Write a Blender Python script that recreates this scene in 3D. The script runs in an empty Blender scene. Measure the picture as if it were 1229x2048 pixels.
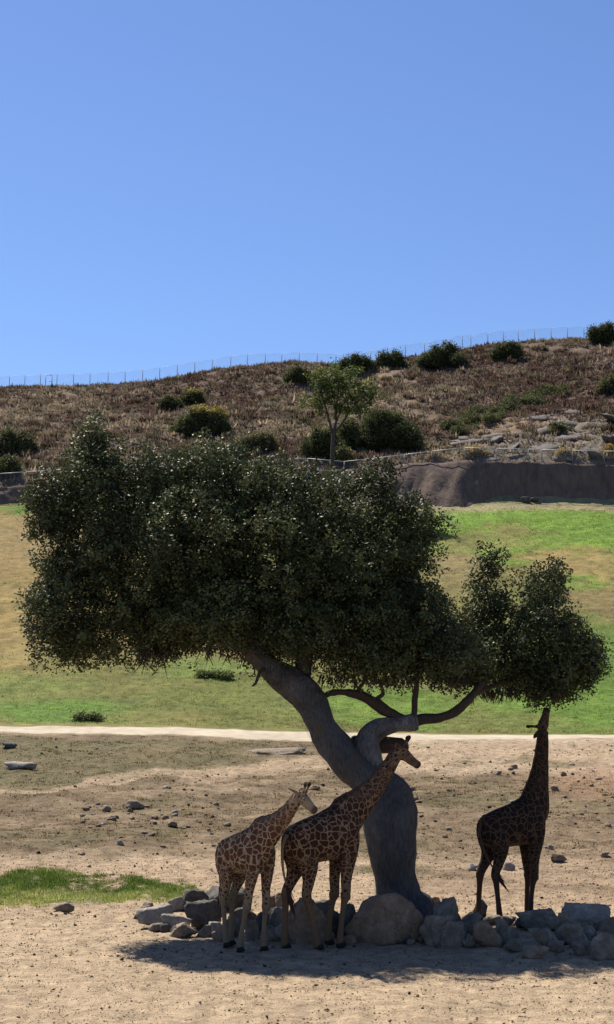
import bpy, bmesh, math, random
import numpy as np
from mathutils import Vector, Matrix

SC = bpy.context.scene
COL = SC.collection
R = math.radians

# ------------------------------------------------------------------ camera
FPX = 2974.0                       # focal length in photo pixels
CAM_H = 5.0
PITCH = math.atan(396.0 / FPX)
cam_d = bpy.data.cameras.new('camera')
cam_d.sensor_fit = 'VERTICAL'
cam_d.sensor_height = 36.0
cam_d.lens = FPX / 2048.0 * 36.0
cam_d.clip_start = 0.5
cam_d.clip_end = 6000
cam = bpy.data.objects.new('camera', cam_d)
cam.location = (0, 0, CAM_H)
cam.rotation_euler = (math.pi / 2 + PITCH, 0, 0)
COL.objects.link(cam)
SC.camera = cam

# ------------------------------------------------------------------ light
SUN_VEC = Vector((-3.4, 4.5, 8.0)).normalized()          # towards the sun: behind the tree, high, from the left
SUN_EL = math.asin(SUN_VEC.z)
SUN_AZ = math.atan2(SUN_VEC.x, SUN_VEC.y)                 # from +Y towards +X
world = bpy.data.worlds.new('World')
SC.world = world
world.use_nodes = True
wn, wl = world.node_tree.nodes, world.node_tree.links
sky = wn.new('ShaderNodeTexSky')
sky.sky_type = 'NISHITA'
sky.sun_disc = False
sky.sun_elevation = SUN_EL
sky.sun_rotation = SUN_AZ
sky.altitude = 300
sky.air_density = 1.0
sky.dust_density = 0.2
sky.ozone_density = 4.0
SKY_TINT = (0.77, 0.83, 1.0, 1)
bgn = wn['Background']
mulw = wn.new('ShaderNodeMix'); mulw.data_type = 'RGBA'; mulw.blend_type = 'MULTIPLY'
mulw.inputs['Factor'].default_value = 1.0
wl.new(sky.outputs[0], mulw.inputs[6]); mulw.inputs[7].default_value = SKY_TINT
wl.new(mulw.outputs[2], bgn.inputs['Color'])
bgn.inputs['Strength'].default_value = 0.070
sun_d = bpy.data.lights.new('sun', 'SUN')
sun_d.energy = 5.0
sun_d.angle = R(0.53)
sun_d.color = (1.0, 0.93, 0.82)
sun = bpy.data.objects.new('sun', sun_d)
sun.rotation_euler = SUN_VEC.to_track_quat('Z', 'Y').to_euler()
sun.location = SUN_VEC * 100
COL.objects.link(sun)
SC.view_settings.view_transform = 'Standard'
SC.view_settings.look = 'None'
SC.view_settings.exposure = 1.0
SC.view_settings.gamma = 1.0
SC.view_settings.use_curve_mapping = False
SC.cycles.max_bounces = 6
SC.cycles.transparent_max_bounces = 12

# ------------------------------------------------------------------ noise and projection helpers
_prm = np.random.RandomState(7).permutation(512)
_prm = np.concatenate([_prm, _prm, _prm])
_val = np.random.RandomState(8).rand(512)


def vnoise(x, y, z=0.0):
    x = np.asarray(x, float); y = np.asarray(y, float); z = np.asarray(z, float) + np.zeros_like(x)
    xi, yi, zi = np.floor(x).astype(int), np.floor(y).astype(int), np.floor(z).astype(int)
    fx, fy, fz = x - xi, y - yi, z - zi
    fx, fy, fz = fx*fx*(3-2*fx), fy*fy*(3-2*fy), fz*fz*(3-2*fz)

    def h(a, b, c):
        return _val[_prm[_prm[_prm[a & 511] + (b & 511)] + (c & 511)]]
    r = 0
    for dx in (0, 1):
        for dy in (0, 1):
            for dz in (0, 1):
                w = (fx if dx else 1-fx) * (fy if dy else 1-fy) * (fz if dz else 1-fz)
                r = r + w * h(xi+dx, yi+dy, zi+dz)
    return r * 2 - 1


def fbm(x, y, z=0.0, n=4, gain=0.5):
    a, s, f = 1.0, 0.0, 1.0
    for i in range(n):
        s = s + a * vnoise(np.asarray(x)*f + 17.3*i, np.asarray(y)*f + 5.1*i, np.asarray(z)*f + 9.7*i)
        a *= gain; f *= 2.03
    return s


CP, SP = math.cos(PITCH), math.sin(PITCH)


def at(px, py, D):
    """point of the place at depth D along the line of sight through a photo pixel"""
    dx, dy = px - 614.5, 1024 - py
    k = D / (FPX*CP - dy*SP)
    return Vector((dx*k, D, CAM_H + (FPX*SP + dy*CP)*k))


def project(x, y, z):
    zc = z - CAM_H
    w = y*CP + zc*SP
    v = -y*SP + zc*CP
    return 614.5 + FPX*x/w, 1024 - FPX*v/w


def sstep(a, b, x):
    t = np.clip((np.asarray(x, float) - a) / (b - a), 0, 1)
    return t*t*(3-2*t)


# ------------------------------------------------------------------ terrain
PXS = np.array([-1400, -200, 0, 150, 300, 450, 600, 700, 830, 930, 1000, 1100, 1229, 1430, 2600], float)


def pxrow(*kv):
    ks = np.array(kv[0::2], float); vs = np.array(kv[1::2], float)
    return np.interp(PXS, ks, vs)


STATIONS = [                      # depth, photo row of the ground there by photo column
    (50, pxrow(0, 1702, 1229, 1700)),
    (62, pxrow(0, 1612, 1229, 1608)),
    (75, pxrow(0, 1540, 600, 1545, 1229, 1535)),
    (88, pxrow(0, 1464, 300, 1468, 600, 1481, 900, 1479, 1229, 1477)),
    (94, pxrow(0, 1452, 300, 1453, 600, 1463, 900, 1468, 1229, 1471)),
    (120, pxrow(0, 1300, 1229, 1305)),
    (150, pxrow(0, 1150, 1229, 1140)),
    (178, pxrow(0, 1045, 600, 1030, 1229, 1032)),
    (190.2, pxrow(0, 1006, 600, 985, 820, 984, 1000, 988, 1229, 995)),
    (192.2, pxrow(0, 977, 300, 957, 640, 946, 790, 938, 850, 929, 930, 925, 1229, 933)),
    (203, pxrow(0, 940, 600, 915, 830, 900, 1000, 880, 1229, 870)),
    (225, pxrow(0, 868, 300, 860, 600, 850, 900, 826, 1229, 800)),
    (250, pxrow(0, 820, 300, 808, 500, 780, 700, 785, 900, 760, 1229, 735)),
    (275, pxrow(-1400, 840, 0, 786, 200, 778, 340, 765, 480, 741, 600, 735, 700, 739, 830, 716, 1000, 692, 1229, 682, 2600, 690)),
]
ST_D = [5.0, 41.0] + [s[0] for s in STATIONS] + [285.0, 330.0, 420.0, 4000.0]


def smooth_terrain(x, Y):
    x = np.asarray(x, float); Y = np.asarray(Y, float)
    u = x / Y
    zs = [np.zeros_like(u), np.zeros_like(u)]
    for D, rows in STATIONS:
        dx = u * FPX
        for _ in range(3):
            py = np.interp(614.5 + dx, PXS, rows)
            dy = 1024 - py
            den = FPX*CP - dy*SP
            dx = u * den
        zs.append(CAM_H + (FPX*SP + dy*CP) * D / den)
    zr = zs[-1]
    zs += [zr - 1.5, zr - 14, zr*0.3, zr*0 - 5]
    zs = np.array(zs)
    d = np.array(ST_D)
    hh = np.diff(d)
    sl = np.diff(zs, axis=0) / hh[:, None]
    m = np.zeros_like(zs)
    for i in range(1, len(d)-1):
        a, b = sl[i-1], sl[i]
        w1, w2 = 2*hh[i] + hh[i-1], hh[i] + 2*hh[i-1]
        with np.errstate(divide='ignore', invalid='ignore'):
            hm = (w1+w2) / (w1/a + w2/b)
        m[i] = np.where(a*b > 0, hm, 0)
    m[-1] = sl[-1]
    i = np.clip(np.searchsorted(d, Y, side='right') - 1, 0, len(d)-2)
    j = np.arange(len(Y))
    t = np.clip((Y - d[i]) / hh[i], 0, 1)
    h = hh[i]
    return ((2*t**3-3*t**2+1)*zs[i, j] + (t**3-2*t**2+t)*h*m[i, j]
            + (-2*t**3+3*t**2)*zs[i+1, j] + (t**3-t**2)*h*m[i+1, j])


def soft(px, py, cx, cy, rx, ry, edge=0.5):
    r = np.sqrt(((px-cx)/rx)**2 + ((py-cy)/ry)**2)
    return 1 - sstep(1-edge, 1+edge, r)


def terrain(x, Y):
    x = np.atleast_1d(np.asarray(x, float)); Y = np.atleast_1d(np.asarray(Y, float))
    z = smooth_terrain(x, Y)
    px, py = project(x, Y, z)
    near = 1 - sstep(40, 52, Y)
    road = sstep(86, 88, Y) * (1 - sstep(93.5, 96, Y))
    mid = sstep(40, 52, Y) * (1 - sstep(84, 88, Y))
    lawn = sstep(94, 100, Y) * (1 - sstep(186, 189, Y))
    hill = sstep(193, 198, Y)
    z = z + near * (0.035*fbm(x*0.5, Y*0.5) + 0.034*fbm(x*2.6+9, Y*2.6, n=2)) + 0.020*near*fbm(x*7, Y*7, n=2)
    z = z + mid * (0.16*fbm(x*0.28, Y*0.28) + 0.06*fbm(x*1.4+9, Y*1.4, n=3))
    z = z + road * 0.05*fbm(x*0.5, Y*0.5)
    z = z + lawn * (0.35*fbm(x*0.09, Y*0.09) + 0.11*fbm(x*0.7, Y*0.7, n=3))
    crest = 1 - 0.75*sstep(258, 275, Y) * (1 - sstep(280, 290, Y))
    z = z + hill * crest * (1.1*fbm(x*0.06+3, Y*0.06) + 0.38*fbm(x*0.35, Y*0.35, n=3))
    # ledges of bare bedded rock at the right
    oc = soft(px, py, 1120, 880, 190, 62, 0.35) * sstep(800, 930, px)
    led = z*1.15 + 0.35*fbm(x*0.12, Y*0.12)
    rid = x*0.20 + Y*0.33 + 1.1*fbm(x*0.10, Y*0.10, 7.)
    z = z + oc * hill * (0.75*np.abs((rid % 1.0) - 0.5)*2 + 0.30*(np.abs((led % 1.0) - 0.5)*2)**3 + 0.30*fbm(x*0.5, Y*0.5))
    return z


def ground_z(x, y):
    return float(terrain(x, y)[0])


def ground_hit(px, py):
    """first point of the terrain along the line of sight through a photo pixel"""
    Ds = np.concatenate([np.arange(18, 100, 0.05), np.arange(100, 288, 0.25)])
    dx, dy = px - 614.5, 1024 - py
    k = Ds / (FPX*CP - dy*SP)
    zz = CAM_H + (FPX*SP + dy*CP)*k
    below = zz <= terrain(dx*k, Ds)
    i = int(np.argmax(below)) if below.any() else len(Ds)-1
    return Vector((dx*k[i], Ds[i], ground_z(dx*k[i], Ds[i])))


# ------------------------------------------------------------------ object helpers
def tag(o, label=None, cat=None, group=None, kind=None):
    if label: o['label'] = label
    if cat: o['category'] = cat
    if group: o['group'] = group
    if kind: o['kind'] = kind
    return o


def link(name, me, mat=None, parent=None):
    o = bpy.data.objects.new(name, me)
    COL.objects.link(o)
    if mat is not None and me is not None and not me.materials:
        me.materials.append(mat)
    if parent is not None:
        o.parent = parent
    return o


def empty(name, loc, rz=0.0, sc=1.0):
    o = bpy.data.objects.new(name, None)
    o.empty_display_size = 0.3
    o.location = loc
    o.rotation_euler = (0, 0, rz)
    o.scale = (sc, sc, sc)
    COL.objects.link(o)
    return o


def mesh_np(name, verts, faces, smooth=True, cols=None):
    """verts (n,3), faces (m,k) with one k"""
    verts = np.asarray(verts, np.float32); faces = np.asarray(faces, np.int32)
    me = bpy.data.meshes.new(name)
    k = faces.shape[1]
    me.vertices.add(len(verts)); me.vertices.foreach_set('co', verts.ravel())
    me.loops.add(faces.size); me.loops.foreach_set('vertex_index', faces.ravel())
    me.polygons.add(len(faces))
    me.polygons.foreach_set('loop_start', np.arange(0, faces.size, k, dtype=np.int32))
    if smooth:
        me.polygons.foreach_set('use_smooth', np.ones(len(faces), bool))
    me.update(calc_edges=True)
    if cols is not None:
        add_cols(me, cols)
    return me


def add_cols(me, cols, name='tint'):
    a = me.color_attributes.new(name, 'FLOAT_COLOR', 'POINT')
    c = np.ones((len(me.vertices), 4), np.float32)
    c[:, :3] = cols
    a.data.foreach_set('color', c.ravel())


class MB:
    """collects closed shapes into one mesh"""
    def __init__(self):
        self.v, self.f = [], []

    def tube(self, pts, rad, seg=8, cap=True):
        """pts list of Vector, rad list of r or (side, up)"""
        pts = [Vector(p) for p in pts]
        base = len(self.v)
        n = len(pts)
        up = None
        for i in range(n):
            t = (pts[min(i+1, n-1)] - pts[max(i-1, 0)]).normalized()
            if up is None:
                ref = Vector((0, 0, 1)) if abs(t.z) < 0.9 else Vector((1, 0, 0))
                side = t.cross(ref).normalized()
            else:
                side = (side - t*side.dot(t)).normalized()
            up = side.cross(t).normalized()
            r = rad[i]
            rs, ru = (r, r) if not isinstance(r, (tuple, list)) else r
            for k in range(seg):
                a = 2*math.pi*k/seg
                self.v.append(pts[i] + side*(math.cos(a)*rs) + up*(math.sin(a)*ru))
        for i in range(n-1):
            for k in range(seg):
                a, b = base + i*seg + k, base + i*seg + (k+1) % seg
                self.f.append((a, a+seg, b+seg, b))
        if cap:
            self.f.append(tuple(base + k for k in range(seg)))
            self.f.append(tuple(base + (n-1)*seg + k for k in reversed(range(seg))))
        return self

    def box(self, c, s, rot=None):
        base = len(self.v)
        c = Vector(c)
        for x in (-1, 1):
            for y in (-1, 1):
                for z in (-1, 1):
                    p = Vector((x*s[0]/2, y*s[1]/2, z*s[2]/2))
                    if rot is not None: p = rot @ p
                    self.v.append(c + p)
        for q in ((0, 1, 3, 2), (4, 6, 7, 5), (0, 4, 5, 1), (2, 3, 7, 6), (0, 2, 6, 4), (1, 5, 7, 3)):
            self.f.append(tuple(base+i for i in q))
        return self

    def mesh(self, name, smooth=True):
        me = bpy.data.meshes.new(name)
        me.from_pydata([tuple(v) for v in self.v], [], self.f)
        me.update()
        bm = bmesh.new(); bm.from_mesh(me)
        bmesh.ops.recalc_face_normals(bm, faces=bm.faces)
        bm.to_mesh(me); bm.free()
        if smooth:
            me.polygons.foreach_set('use_smooth', np.ones(len(me.polygons), bool))
        return me


# ------------------------------------------------------------------ materials
def new_mat(name):
    m = bpy.data.materials.new(name)
    m.use_nodes = True
    nt = m.node_tree
    return m, nt, nt.nodes['Principled BSDF']


def N(nt, typ, **kw):
    n = nt.nodes.new(typ)
    for k, v in kw.items():
        if k.startswith('i_'):
            n.inputs[k[2:].replace('_', ' ')].default_value = v
        else:
            setattr(n, k, v)
    return n


def mixc(nt, fac, a, b, blend='MIX'):
    n = nt.nodes.new('ShaderNodeMix'); n.data_type = 'RGBA'; n.blend_type = blend
    for sock, val in ((n.inputs[0], fac), (n.inputs[6], a), (n.inputs[7], b)):
        if hasattr(val, 'links'): nt.links.new(val, sock)
        elif isinstance(val, (int, float)): sock.default_value = val
        else: sock.default_value = (*val[:3], 1)
    return n.outputs[2]


def maprange(nt, v, a, b, c, d, smooth=False):
    n = nt.nodes.new('ShaderNodeMapRange')
    if smooth: n.interpolation_type = 'SMOOTHSTEP'
    for i, val in enumerate((v, a, b, c, d)):
        if hasattr(val, 'links'): nt.links.new(val, n.inputs[i])
        else: n.inputs[i].default_value = val
    return n.outputs[0]


def noise(nt, scale, detail=4, rough=0.6, vec=None, dist=0.0):
    n = N(nt, 'ShaderNodeTexNoise', i_Scale=scale, i_Detail=detail, i_Roughness=rough, i_Distortion=dist)
    if vec is not None: nt.links.new(vec, n.inputs['Vector'])
    return n.outputs[0]


def objco(nt):
    return N(nt, 'ShaderNodeTexCoord').outputs['Object']


def bump(nt, bsdf, h, strength=0.5, dist=0.05, prev=None):
    b = N(nt, 'ShaderNodeBump', i_Strength=strength, i_Distance=dist)
    nt.links.new(h, b.inputs['Height'])
    if prev is not None: nt.links.new(prev, b.inputs['Normal'])
    nt.links.new(b.outputs[0], bsdf.inputs['Normal'])
    return b.outputs[0]


def tint_attr(nt, name='tint'):
    return N(nt, 'ShaderNodeAttribute', attribute_name=name)


def earth_mat(name, fine, bumpd, speck=0.35, contrast=0.35, bstr=0.7):
    m, nt, b = new_mat(name)
    vec = objco(nt)
    t = tint_attr(nt).outputs['Color']
    n1 = noise(nt, fine, 6, 0.65, vec)
    n2 = noise(nt, fine*7, 4, 0.7, vec)
    n3 = noise(nt, fine*0.22, 4, 0.6, vec, 0.4)
    f1 = maprange(nt, n1, 0.3, 0.7, 1-contrast, 1+contrast)
    f3 = maprange(nt, n3, 0.3, 0.7, 0.88, 1.12)
    c = mixc(nt, 1.0, t, f1, 'MULTIPLY')
    c = mixc(nt, 1.0, c, f3, 'MULTIPLY')
    f2 = maprange(nt, n2, 0.56, 0.7, 0.0, speck, True)
    c = mixc(nt, f2, c, (0.06, 0.045, 0.03))
    f4 = maprange(nt, n2, 0.3, 0.42, speck*0.7, 0.0, True)
    c = mixc(nt, f4, c, (0.62, 0.5, 0.38))
    nt.links.new(c, b.inputs['Base Color'])
    b.inputs['Roughness'].default_value = 0.95
    b.inputs['Specular IOR Level'].default_value = 0.15
    p = bump(nt, b, n1, bstr, bumpd)
    bump(nt, b, n2, bstr, bumpd*0.35, p)
    return m


M = {}
M['dirt'] = earth_mat('trampled_dirt', 2.6, 0.16, 0.5, 0.38, 0.9)
M['road'] = earth_mat('pale_road_gravel', 1.3, 0.06, 0.15, 0.12)
M['lawn'] = earth_mat('patchy_grass_soil', 0.9, 0.25, 0.15, 0.3, 0.9)
M['hill'] = earth_mat('dry_hill_soil', 0.5, 0.5, 0.35, 0.4, 0.9)


def leaf_mat(name, c1, c2, gloss=0.45, spec=0.5, trans=0.15, tint=False):
    m, nt, b = new_mat(name)
    r = N(nt, 'ShaderNodeNewGeometry').outputs['Random Per Island']
    c = mixc(nt, r, c1, c2)
    if tint:
        c = mixc(nt, 1.0, tint_attr(nt).outputs['Color'], maprange(nt, r, 0, 1, 0.5, 1.5), 'MULTIPLY')
    nt.links.new(c, b.inputs['Base Color'])
    b.inputs['Roughness'].default_value = gloss
    b.inputs['Specular IOR Level'].default_value = spec
    if trans > 0:
        tr = N(nt, 'ShaderNodeBsdfTranslucent')
        tc = mixc(nt, 1.0, c, (1.15, 1.15, 0.85) if tint else (1.2, 1.35, 0.65), 'MULTIPLY')
        nt.links.new(tc, tr.inputs['Color'])
        mx = N(nt, 'ShaderNodeMixShader', i_Fac=trans)
        nt.links.new(b.outputs[0], mx.inputs[1]); nt.links.new(tr.outputs[0], mx.inputs[2])
        nt.links.new(mx.outputs[0], nt.nodes['Material Output'].inputs['Surface'])
    return m


M['oak_leaf'] = leaf_mat('oak_leaves', (1, 1, 1), (1, 1, 1), 0.5, 0.09, 0.14, True)
M['bush_leaf'] = leaf_mat('bush_leaves', (0.040, 0.052, 0.020), (0.11, 0.115, 0.05), 0.65, 0.1, 0.25)
M['sapling_leaf'] = leaf_mat('sapling_leaves', (0.055, 0.072, 0.026), (0.12, 0.135, 0.055), 0.6, 0.12, 0.35)
M['olive_leaf'] = leaf_mat('olive_scrub', (0.06, 0.066, 0.03), (0.115, 0.12, 0.055), 0.7, 0.1, 0.25)
M['gold'] = leaf_mat('golden_bloom', (0.22, 0.155, 0.06), (0.32, 0.23, 0.09), 0.7, 0.1, 0.5)
M['straw'] = leaf_mat('straw', (0.2, 0.155, 0.08), (0.3, 0.235, 0.12), 0.8, 0.1, 0.2)
M['brush'] = leaf_mat('dry_brush', (1, 1, 1), (1, 1, 1), 0.9, 0.05, 0.4, True)
M['grass'] = leaf_mat('grass_blades', (1, 1, 1), (1, 1, 1), 0.7, 0.1, 0.45, True)


def simple_mat(name, c, rough=0.8, spec=0.2, nscale=8.0, var=0.3, bd=0.0, metal=0.0):
    m, nt, b = new_mat(name)
    n1 = noise(nt, nscale, 5, 0.6, objco(nt))
    f = maprange(nt, n1, 0.3, 0.7, 1-var, 1+var)
    nt.links.new(mixc(nt, 1.0, c, f, 'MULTIPLY'), b.inputs['Base Color'])
    b.inputs['Roughness'].default_value = rough
    b.inputs['Specular IOR Level'].default_value = spec
    b.inputs['Metallic'].default_value = metal
    if bd: bump(nt, b, n1, 0.7, bd)
    return m


M['twig'] = simple_mat('dead_twig', (0.06, 0.045, 0.033))
M['branch'] = simple_mat('dark_bark', (0.05, 0.034, 0.026), nscale=14, bd=0.02)
M['stem'] = simple_mat('sapling_bark', (0.06, 0.05, 0.042), nscale=5)
M['post'] = simple_mat('galvanised_post', (0.22, 0.22, 0.22), 0.6, 0.3)
M['rail'] = simple_mat('galvanised_rail', (0.5, 0.5, 0.48), 0.5, 0.4)


def bark_mat(name, k):
    m, nt, b = new_mat(name)
    vec = objco(nt)
    mp = N(nt, 'ShaderNodeMapping'); mp.inputs['Scale'].default_value = (16, 16, 3.0)
    nt.links.new(vec, mp.inputs['Vector'])
    n1 = noise(nt, 1.6, 6, 0.65, mp.outputs[0], 0.6)
    n2 = noise(nt, 1.1, 4, 0.6, vec, 0.5)
    c = mixc(nt, maprange(nt, n1, 0.35, 0.65, 0, 1, True), [v*k for v in (0.040, 0.038, 0.038)], [v*k for v in (0.082, 0.077, 0.073)])
    c = mixc(nt, 1.0, c, maprange(nt, noise(nt, 0.9, 5, 0.7, vec, 0.8), 0.3, 0.7, 0.4, 2.1), 'MULTIPLY')
    c = mixc(nt, maprange(nt, n2, 0.58, 0.64, 0, 0.8, True), c, (0.115, 0.09, 0.066))
    # the wire netting wrapped round the trunk
    w = N(nt, 'ShaderNodeTexWave', wave_type='BANDS', bands_direction='DIAGONAL', i_Scale=24.0, i_Distortion=0.3, i_Detail=1.0)
    nt.links.new(vec, w.inputs['Vector'])
    c = mixc(nt, maprange(nt, w.outputs['Fac'], 0.85, 1.0, 0, 0.25), c, (0.14, 0.14, 0.145))
    nt.links.new(c, b.inputs['Base Color'])
    b.inputs['Roughness'].default_value = 0.85
    b.inputs['Specular IOR Level'].default_value = 0.2
    p = bump(nt, b, n1, 1.0, 0.09)
    p = bump(nt, b, n2, 0.6, 0.12, p)
    bump(nt, b, w.outputs['Fac'], 0.3, 0.01, p)
    return m


M['bark'] = bark_mat('grey_bark', 1.05)
M['bark_lit'] = bark_mat('lit_grey_bark', 2.1)  # lighter bark copy: light on the right limb put into its colour


def rock_mat(name, c1, c2, c3):
    m, nt, b = new_mat(name)
    vec = objco(nt)
    n1 = noise(nt, 3.2, 8, 0.68, vec, 0.5)
    n2 = noise(nt, 14, 5, 0.7, vec)
    n3 = noise(nt, 1.5, 3, 0.5, vec)
    c = mixc(nt, maprange(nt, n1, 0.35, 0.65, 0, 1, True), c1, c2)
    c = mixc(nt, maprange(nt, n3, 0.5, 0.65, 0, 0.7, True), c, c3)
    c = mixc(nt, 1.0, c, maprange(nt, n2, 0.3, 0.7, 0.75, 1.25), 'MULTIPLY')
    vo = N(nt, 'ShaderNodeTexVoronoi', feature='DISTANCE_TO_EDGE', i_Scale=2.1)
    wv = N(nt, 'ShaderNodeVectorMath', operation='ADD')
    nz = N(nt, 'ShaderNodeTexNoise', i_Scale=2.5, i_Detail=4.0)
    nt.links.new(vec, nz.inputs['Vector']); nt.links.new(vec, wv.inputs[0]); nt.links.new(nz.outputs['Color'], wv.inputs[1])
    nt.links.new(wv.outputs[0], vo.inputs['Vector'])
    crack = maprange(nt, vo.outputs['Distance'], 0.0, 0.03, maprange(nt, n3, .45, .6, 1.0, .5), 1.0, True)
    c = mixc(nt, 1.0, c, crack, 'MULTIPLY')
    nt.links.new(c, b.inputs['Base Color'])
    b.inputs['Roughness'].default_value = 0.9
    b.inputs['Specular IOR Level'].default_value = 0.2
    p = bump(nt, b, n1, 0.9, 0.06)
    bump(nt, b, n2, 0.6, 0.02, p)
    return m


M['rock_grey'] = rock_mat('grey_boulder', (0.125, 0.100, 0.073), (0.24, 0.198, 0.15), (0.17, 0.125, 0.082))
M['rock_dark'] = rock_mat('slate_boulder', (0.052, 0.047, 0.043), (0.11, 0.10, 0.09), (0.09, 0.072, 0.056))
M['rock_tan'] = rock_mat('tan_boulder', (0.15, 0.115, 0.082), (0.25, 0.20, 0.145), (0.19, 0.13, 0.085))
M['rock_pale'] = rock_mat('pale_boulder', (0.18, 0.16, 0.135), (0.28, 0.25, 0.215), (0.20, 0.165, 0.13))
M['rock_strata'] = rock_mat('bedded_rock', (0.078, 0.066, 0.059), (0.13, 0.111, 0.098), (0.105, 0.082, 0.066))
M['rock_brown'] = rock_mat('brown_boulder', (0.15, 0.102, 0.066), (0.235, 0.168, 0.113), (0.185, 0.118, 0.072))


def wall_mat():
    m, nt, b = new_mat('sprayed_earth_wall')
    vec = objco(nt)
    n1 = noise(nt, 0.5, 7, 0.65, vec, 0.4)
    mp = N(nt, 'ShaderNodeMapping'); mp.inputs['Scale'].default_value = (1.6, 1.6, 0.15)
    nt.links.new(vec, mp.inputs['Vector'])
    n2 = noise(nt, 1.0, 4, 0.6, mp.outputs[0])
    c = mixc(nt, n1, (0.085, 0.060, 0.048), (0.15, 0.112, 0.09))
    c = mixc(nt, 1.0, c, maprange(nt, n2, 0.35, 0.65, 0.78, 1.15), 'MULTIPLY')
    nt.links.new(c, b.inputs['Base Color'])
    b.inputs['Roughness'].default_value = 0.95
    b.inputs['Specular IOR Level'].default_value = 0.1
    bump(nt, b, n1, 0.8, 0.3)
    return m


M['wall'] = wall_mat()


def chain_mat(name, cell, wire, shade):
    m, nt, b = new_mat(name)
    b.inputs['Base Color'].default_value = (*shade, 1)
    b.inputs['Roughness'].default_value = 0.5
    vec = objco(nt)
    outs = []
    for d in ((1, 1), (1, -1)):
        sx = N(nt, 'ShaderNodeSeparateXYZ'); nt.links.new(vec, sx.inputs[0])
        a = N(nt, 'ShaderNodeMath', operation='MULTIPLY_ADD'); nt.links.new(sx.outputs['Z'], a.inputs[0])
        a.inputs[1].default_value = d[1]; nt.links.new(sx.outputs['X'], a.inputs[2])
        s = N(nt, 'ShaderNodeMath', operation='MULTIPLY'); nt.links.new(a.outputs[0], s.inputs[0]); s.inputs[1].default_value = 1/cell
        f = N(nt, 'ShaderNodeMath', operation='FRACT'); nt.links.new(s.outputs[0], f.inputs[0])
        l = N(nt, 'ShaderNodeMath', operation='LESS_THAN'); nt.links.new(f.outputs[0], l.inputs[0]); l.inputs[1].default_value = wire
        outs.append(l.outputs[0])
    mx = N(nt, 'ShaderNodeMath', operation='MAXIMUM'); nt.links.new(outs[0], mx.inputs[0]); nt.links.new(outs[1], mx.inputs[1])
    tr = N(nt, 'ShaderNodeBsdfTransparent')
    ms = N(nt, 'ShaderNodeMixShader')
    nt.links.new(mx.outputs[0], ms.inputs[0]); nt.links.new(tr.outputs[0], ms.inputs[1]); nt.links.new(b.outputs[0], ms.inputs[2])
    nt.links.new(ms.outputs[0], nt.nodes['Material Output'].inputs['Surface'])
    return m


M['chain'] = chain_mat('chain_link_wire', .075, .05, (.25, .26, .28))
M['netting'] = chain_mat('rusty_wire_netting', .05, .05, (.11, .10, .095))


def giraffe_mat(name, cream, brown, warp, sc):
    m, nt, b = new_mat(name)
    vec = objco(nt)
    reg = N(nt, 'ShaderNodeAttribute', attribute_name='region')
    sep = N(nt, 'ShaderNodeSeparateColor'); nt.links.new(reg.outputs['Color'], sep.inputs[0])
    wn_ = N(nt, 'ShaderNodeTexNoise', i_Scale=9.0, i_Detail=3.0)
    nt.links.new(vec, wn_.inputs['Vector'])
    vs = N(nt, 'ShaderNodeVectorMath', operation='SUBTRACT'); nt.links.new(wn_.outputs['Color'], vs.inputs[0]); vs.inputs[1].default_value = (0.5, 0.5, 0.5)
    vm = N(nt, 'ShaderNodeVectorMath', operation='SCALE'); nt.links.new(vs.outputs[0], vm.inputs[0]); vm.inputs['Scale'].default_value = warp
    va = N(nt, 'ShaderNodeVectorMath', operation='ADD'); nt.links.new(vec, va.inputs[0]); nt.links.new(vm.outputs[0], va.inputs[1])
    v1 = N(nt, 'ShaderNodeTexVoronoi', feature='DISTANCE_TO_EDGE', i_Scale=sc, i_Randomness=0.9)
    v2 = N(nt, 'ShaderNodeTexVoronoi', feature='DISTANCE_TO_EDGE', i_Scale=sc*1.75, i_Randomness=0.95)
    nt.links.new(va.outputs[0], v1.inputs['Vector']); nt.links.new(va.outputs[0], v2.inputs['Vector'])
    thr = maprange(nt, sep.outputs[0], 0, 1, 0.045, 0.46)
    thr2 = N(nt, 'ShaderNodeMath', operation='ADD'); nt.links.new(thr, thr2.inputs[0]); thr2.inputs[1].default_value = 0.03
    p1 = maprange(nt, v1.outputs['Distance'], thr, thr2.outputs[0], 0, 1, True)
    p2 = maprange(nt, v2.outputs['Distance'], thr, thr2.outputs[0], 0, 1, True)
    pm = N(nt, 'ShaderNodeMix'); pm.data_type = 'FLOAT'
    nt.links.new(sep.outputs[2], pm.inputs[0]); nt.links.new(p1, pm.inputs[2]); nt.links.new(p2, pm.inputs[3])
    nn = noise(nt, 6.0, 4, 0.6, vec)
    br = mixc(nt, nn, [c*0.7 for c in brown], [c*1.35 for c in brown])
    cr = mixc(nt, noise(nt, 4.0, 3, 0.6, vec), [c*0.85 for c in cream], [c*1.12 for c in cream])
    c = mixc(nt, pm.outputs[0], cr, br)
    c = mixc(nt, sep.outputs[1], c, (0.012, 0.009, 0.008))
    nt.links.new(c, b.inputs['Base Color'])
    b.inputs['Roughness'].default_value = 0.8
    b.inputs['Specular IOR Level'].default_value = 0.1
    bump(nt, b, noise(nt, 60, 3, 0.6, vec), 0.25, 0.01)
    return m


#GROUND
# ------------------------------------------------------------------ the ground sheets
def C(r, g, b):
    return np.array([r, g, b])


def blend(col, m, c):
    m = np.clip(m, 0, 1)[:, None]
    return col*(1-m) + np.asarray(c)*m


ALBEDO = np.array([.61, .597, .54])


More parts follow.
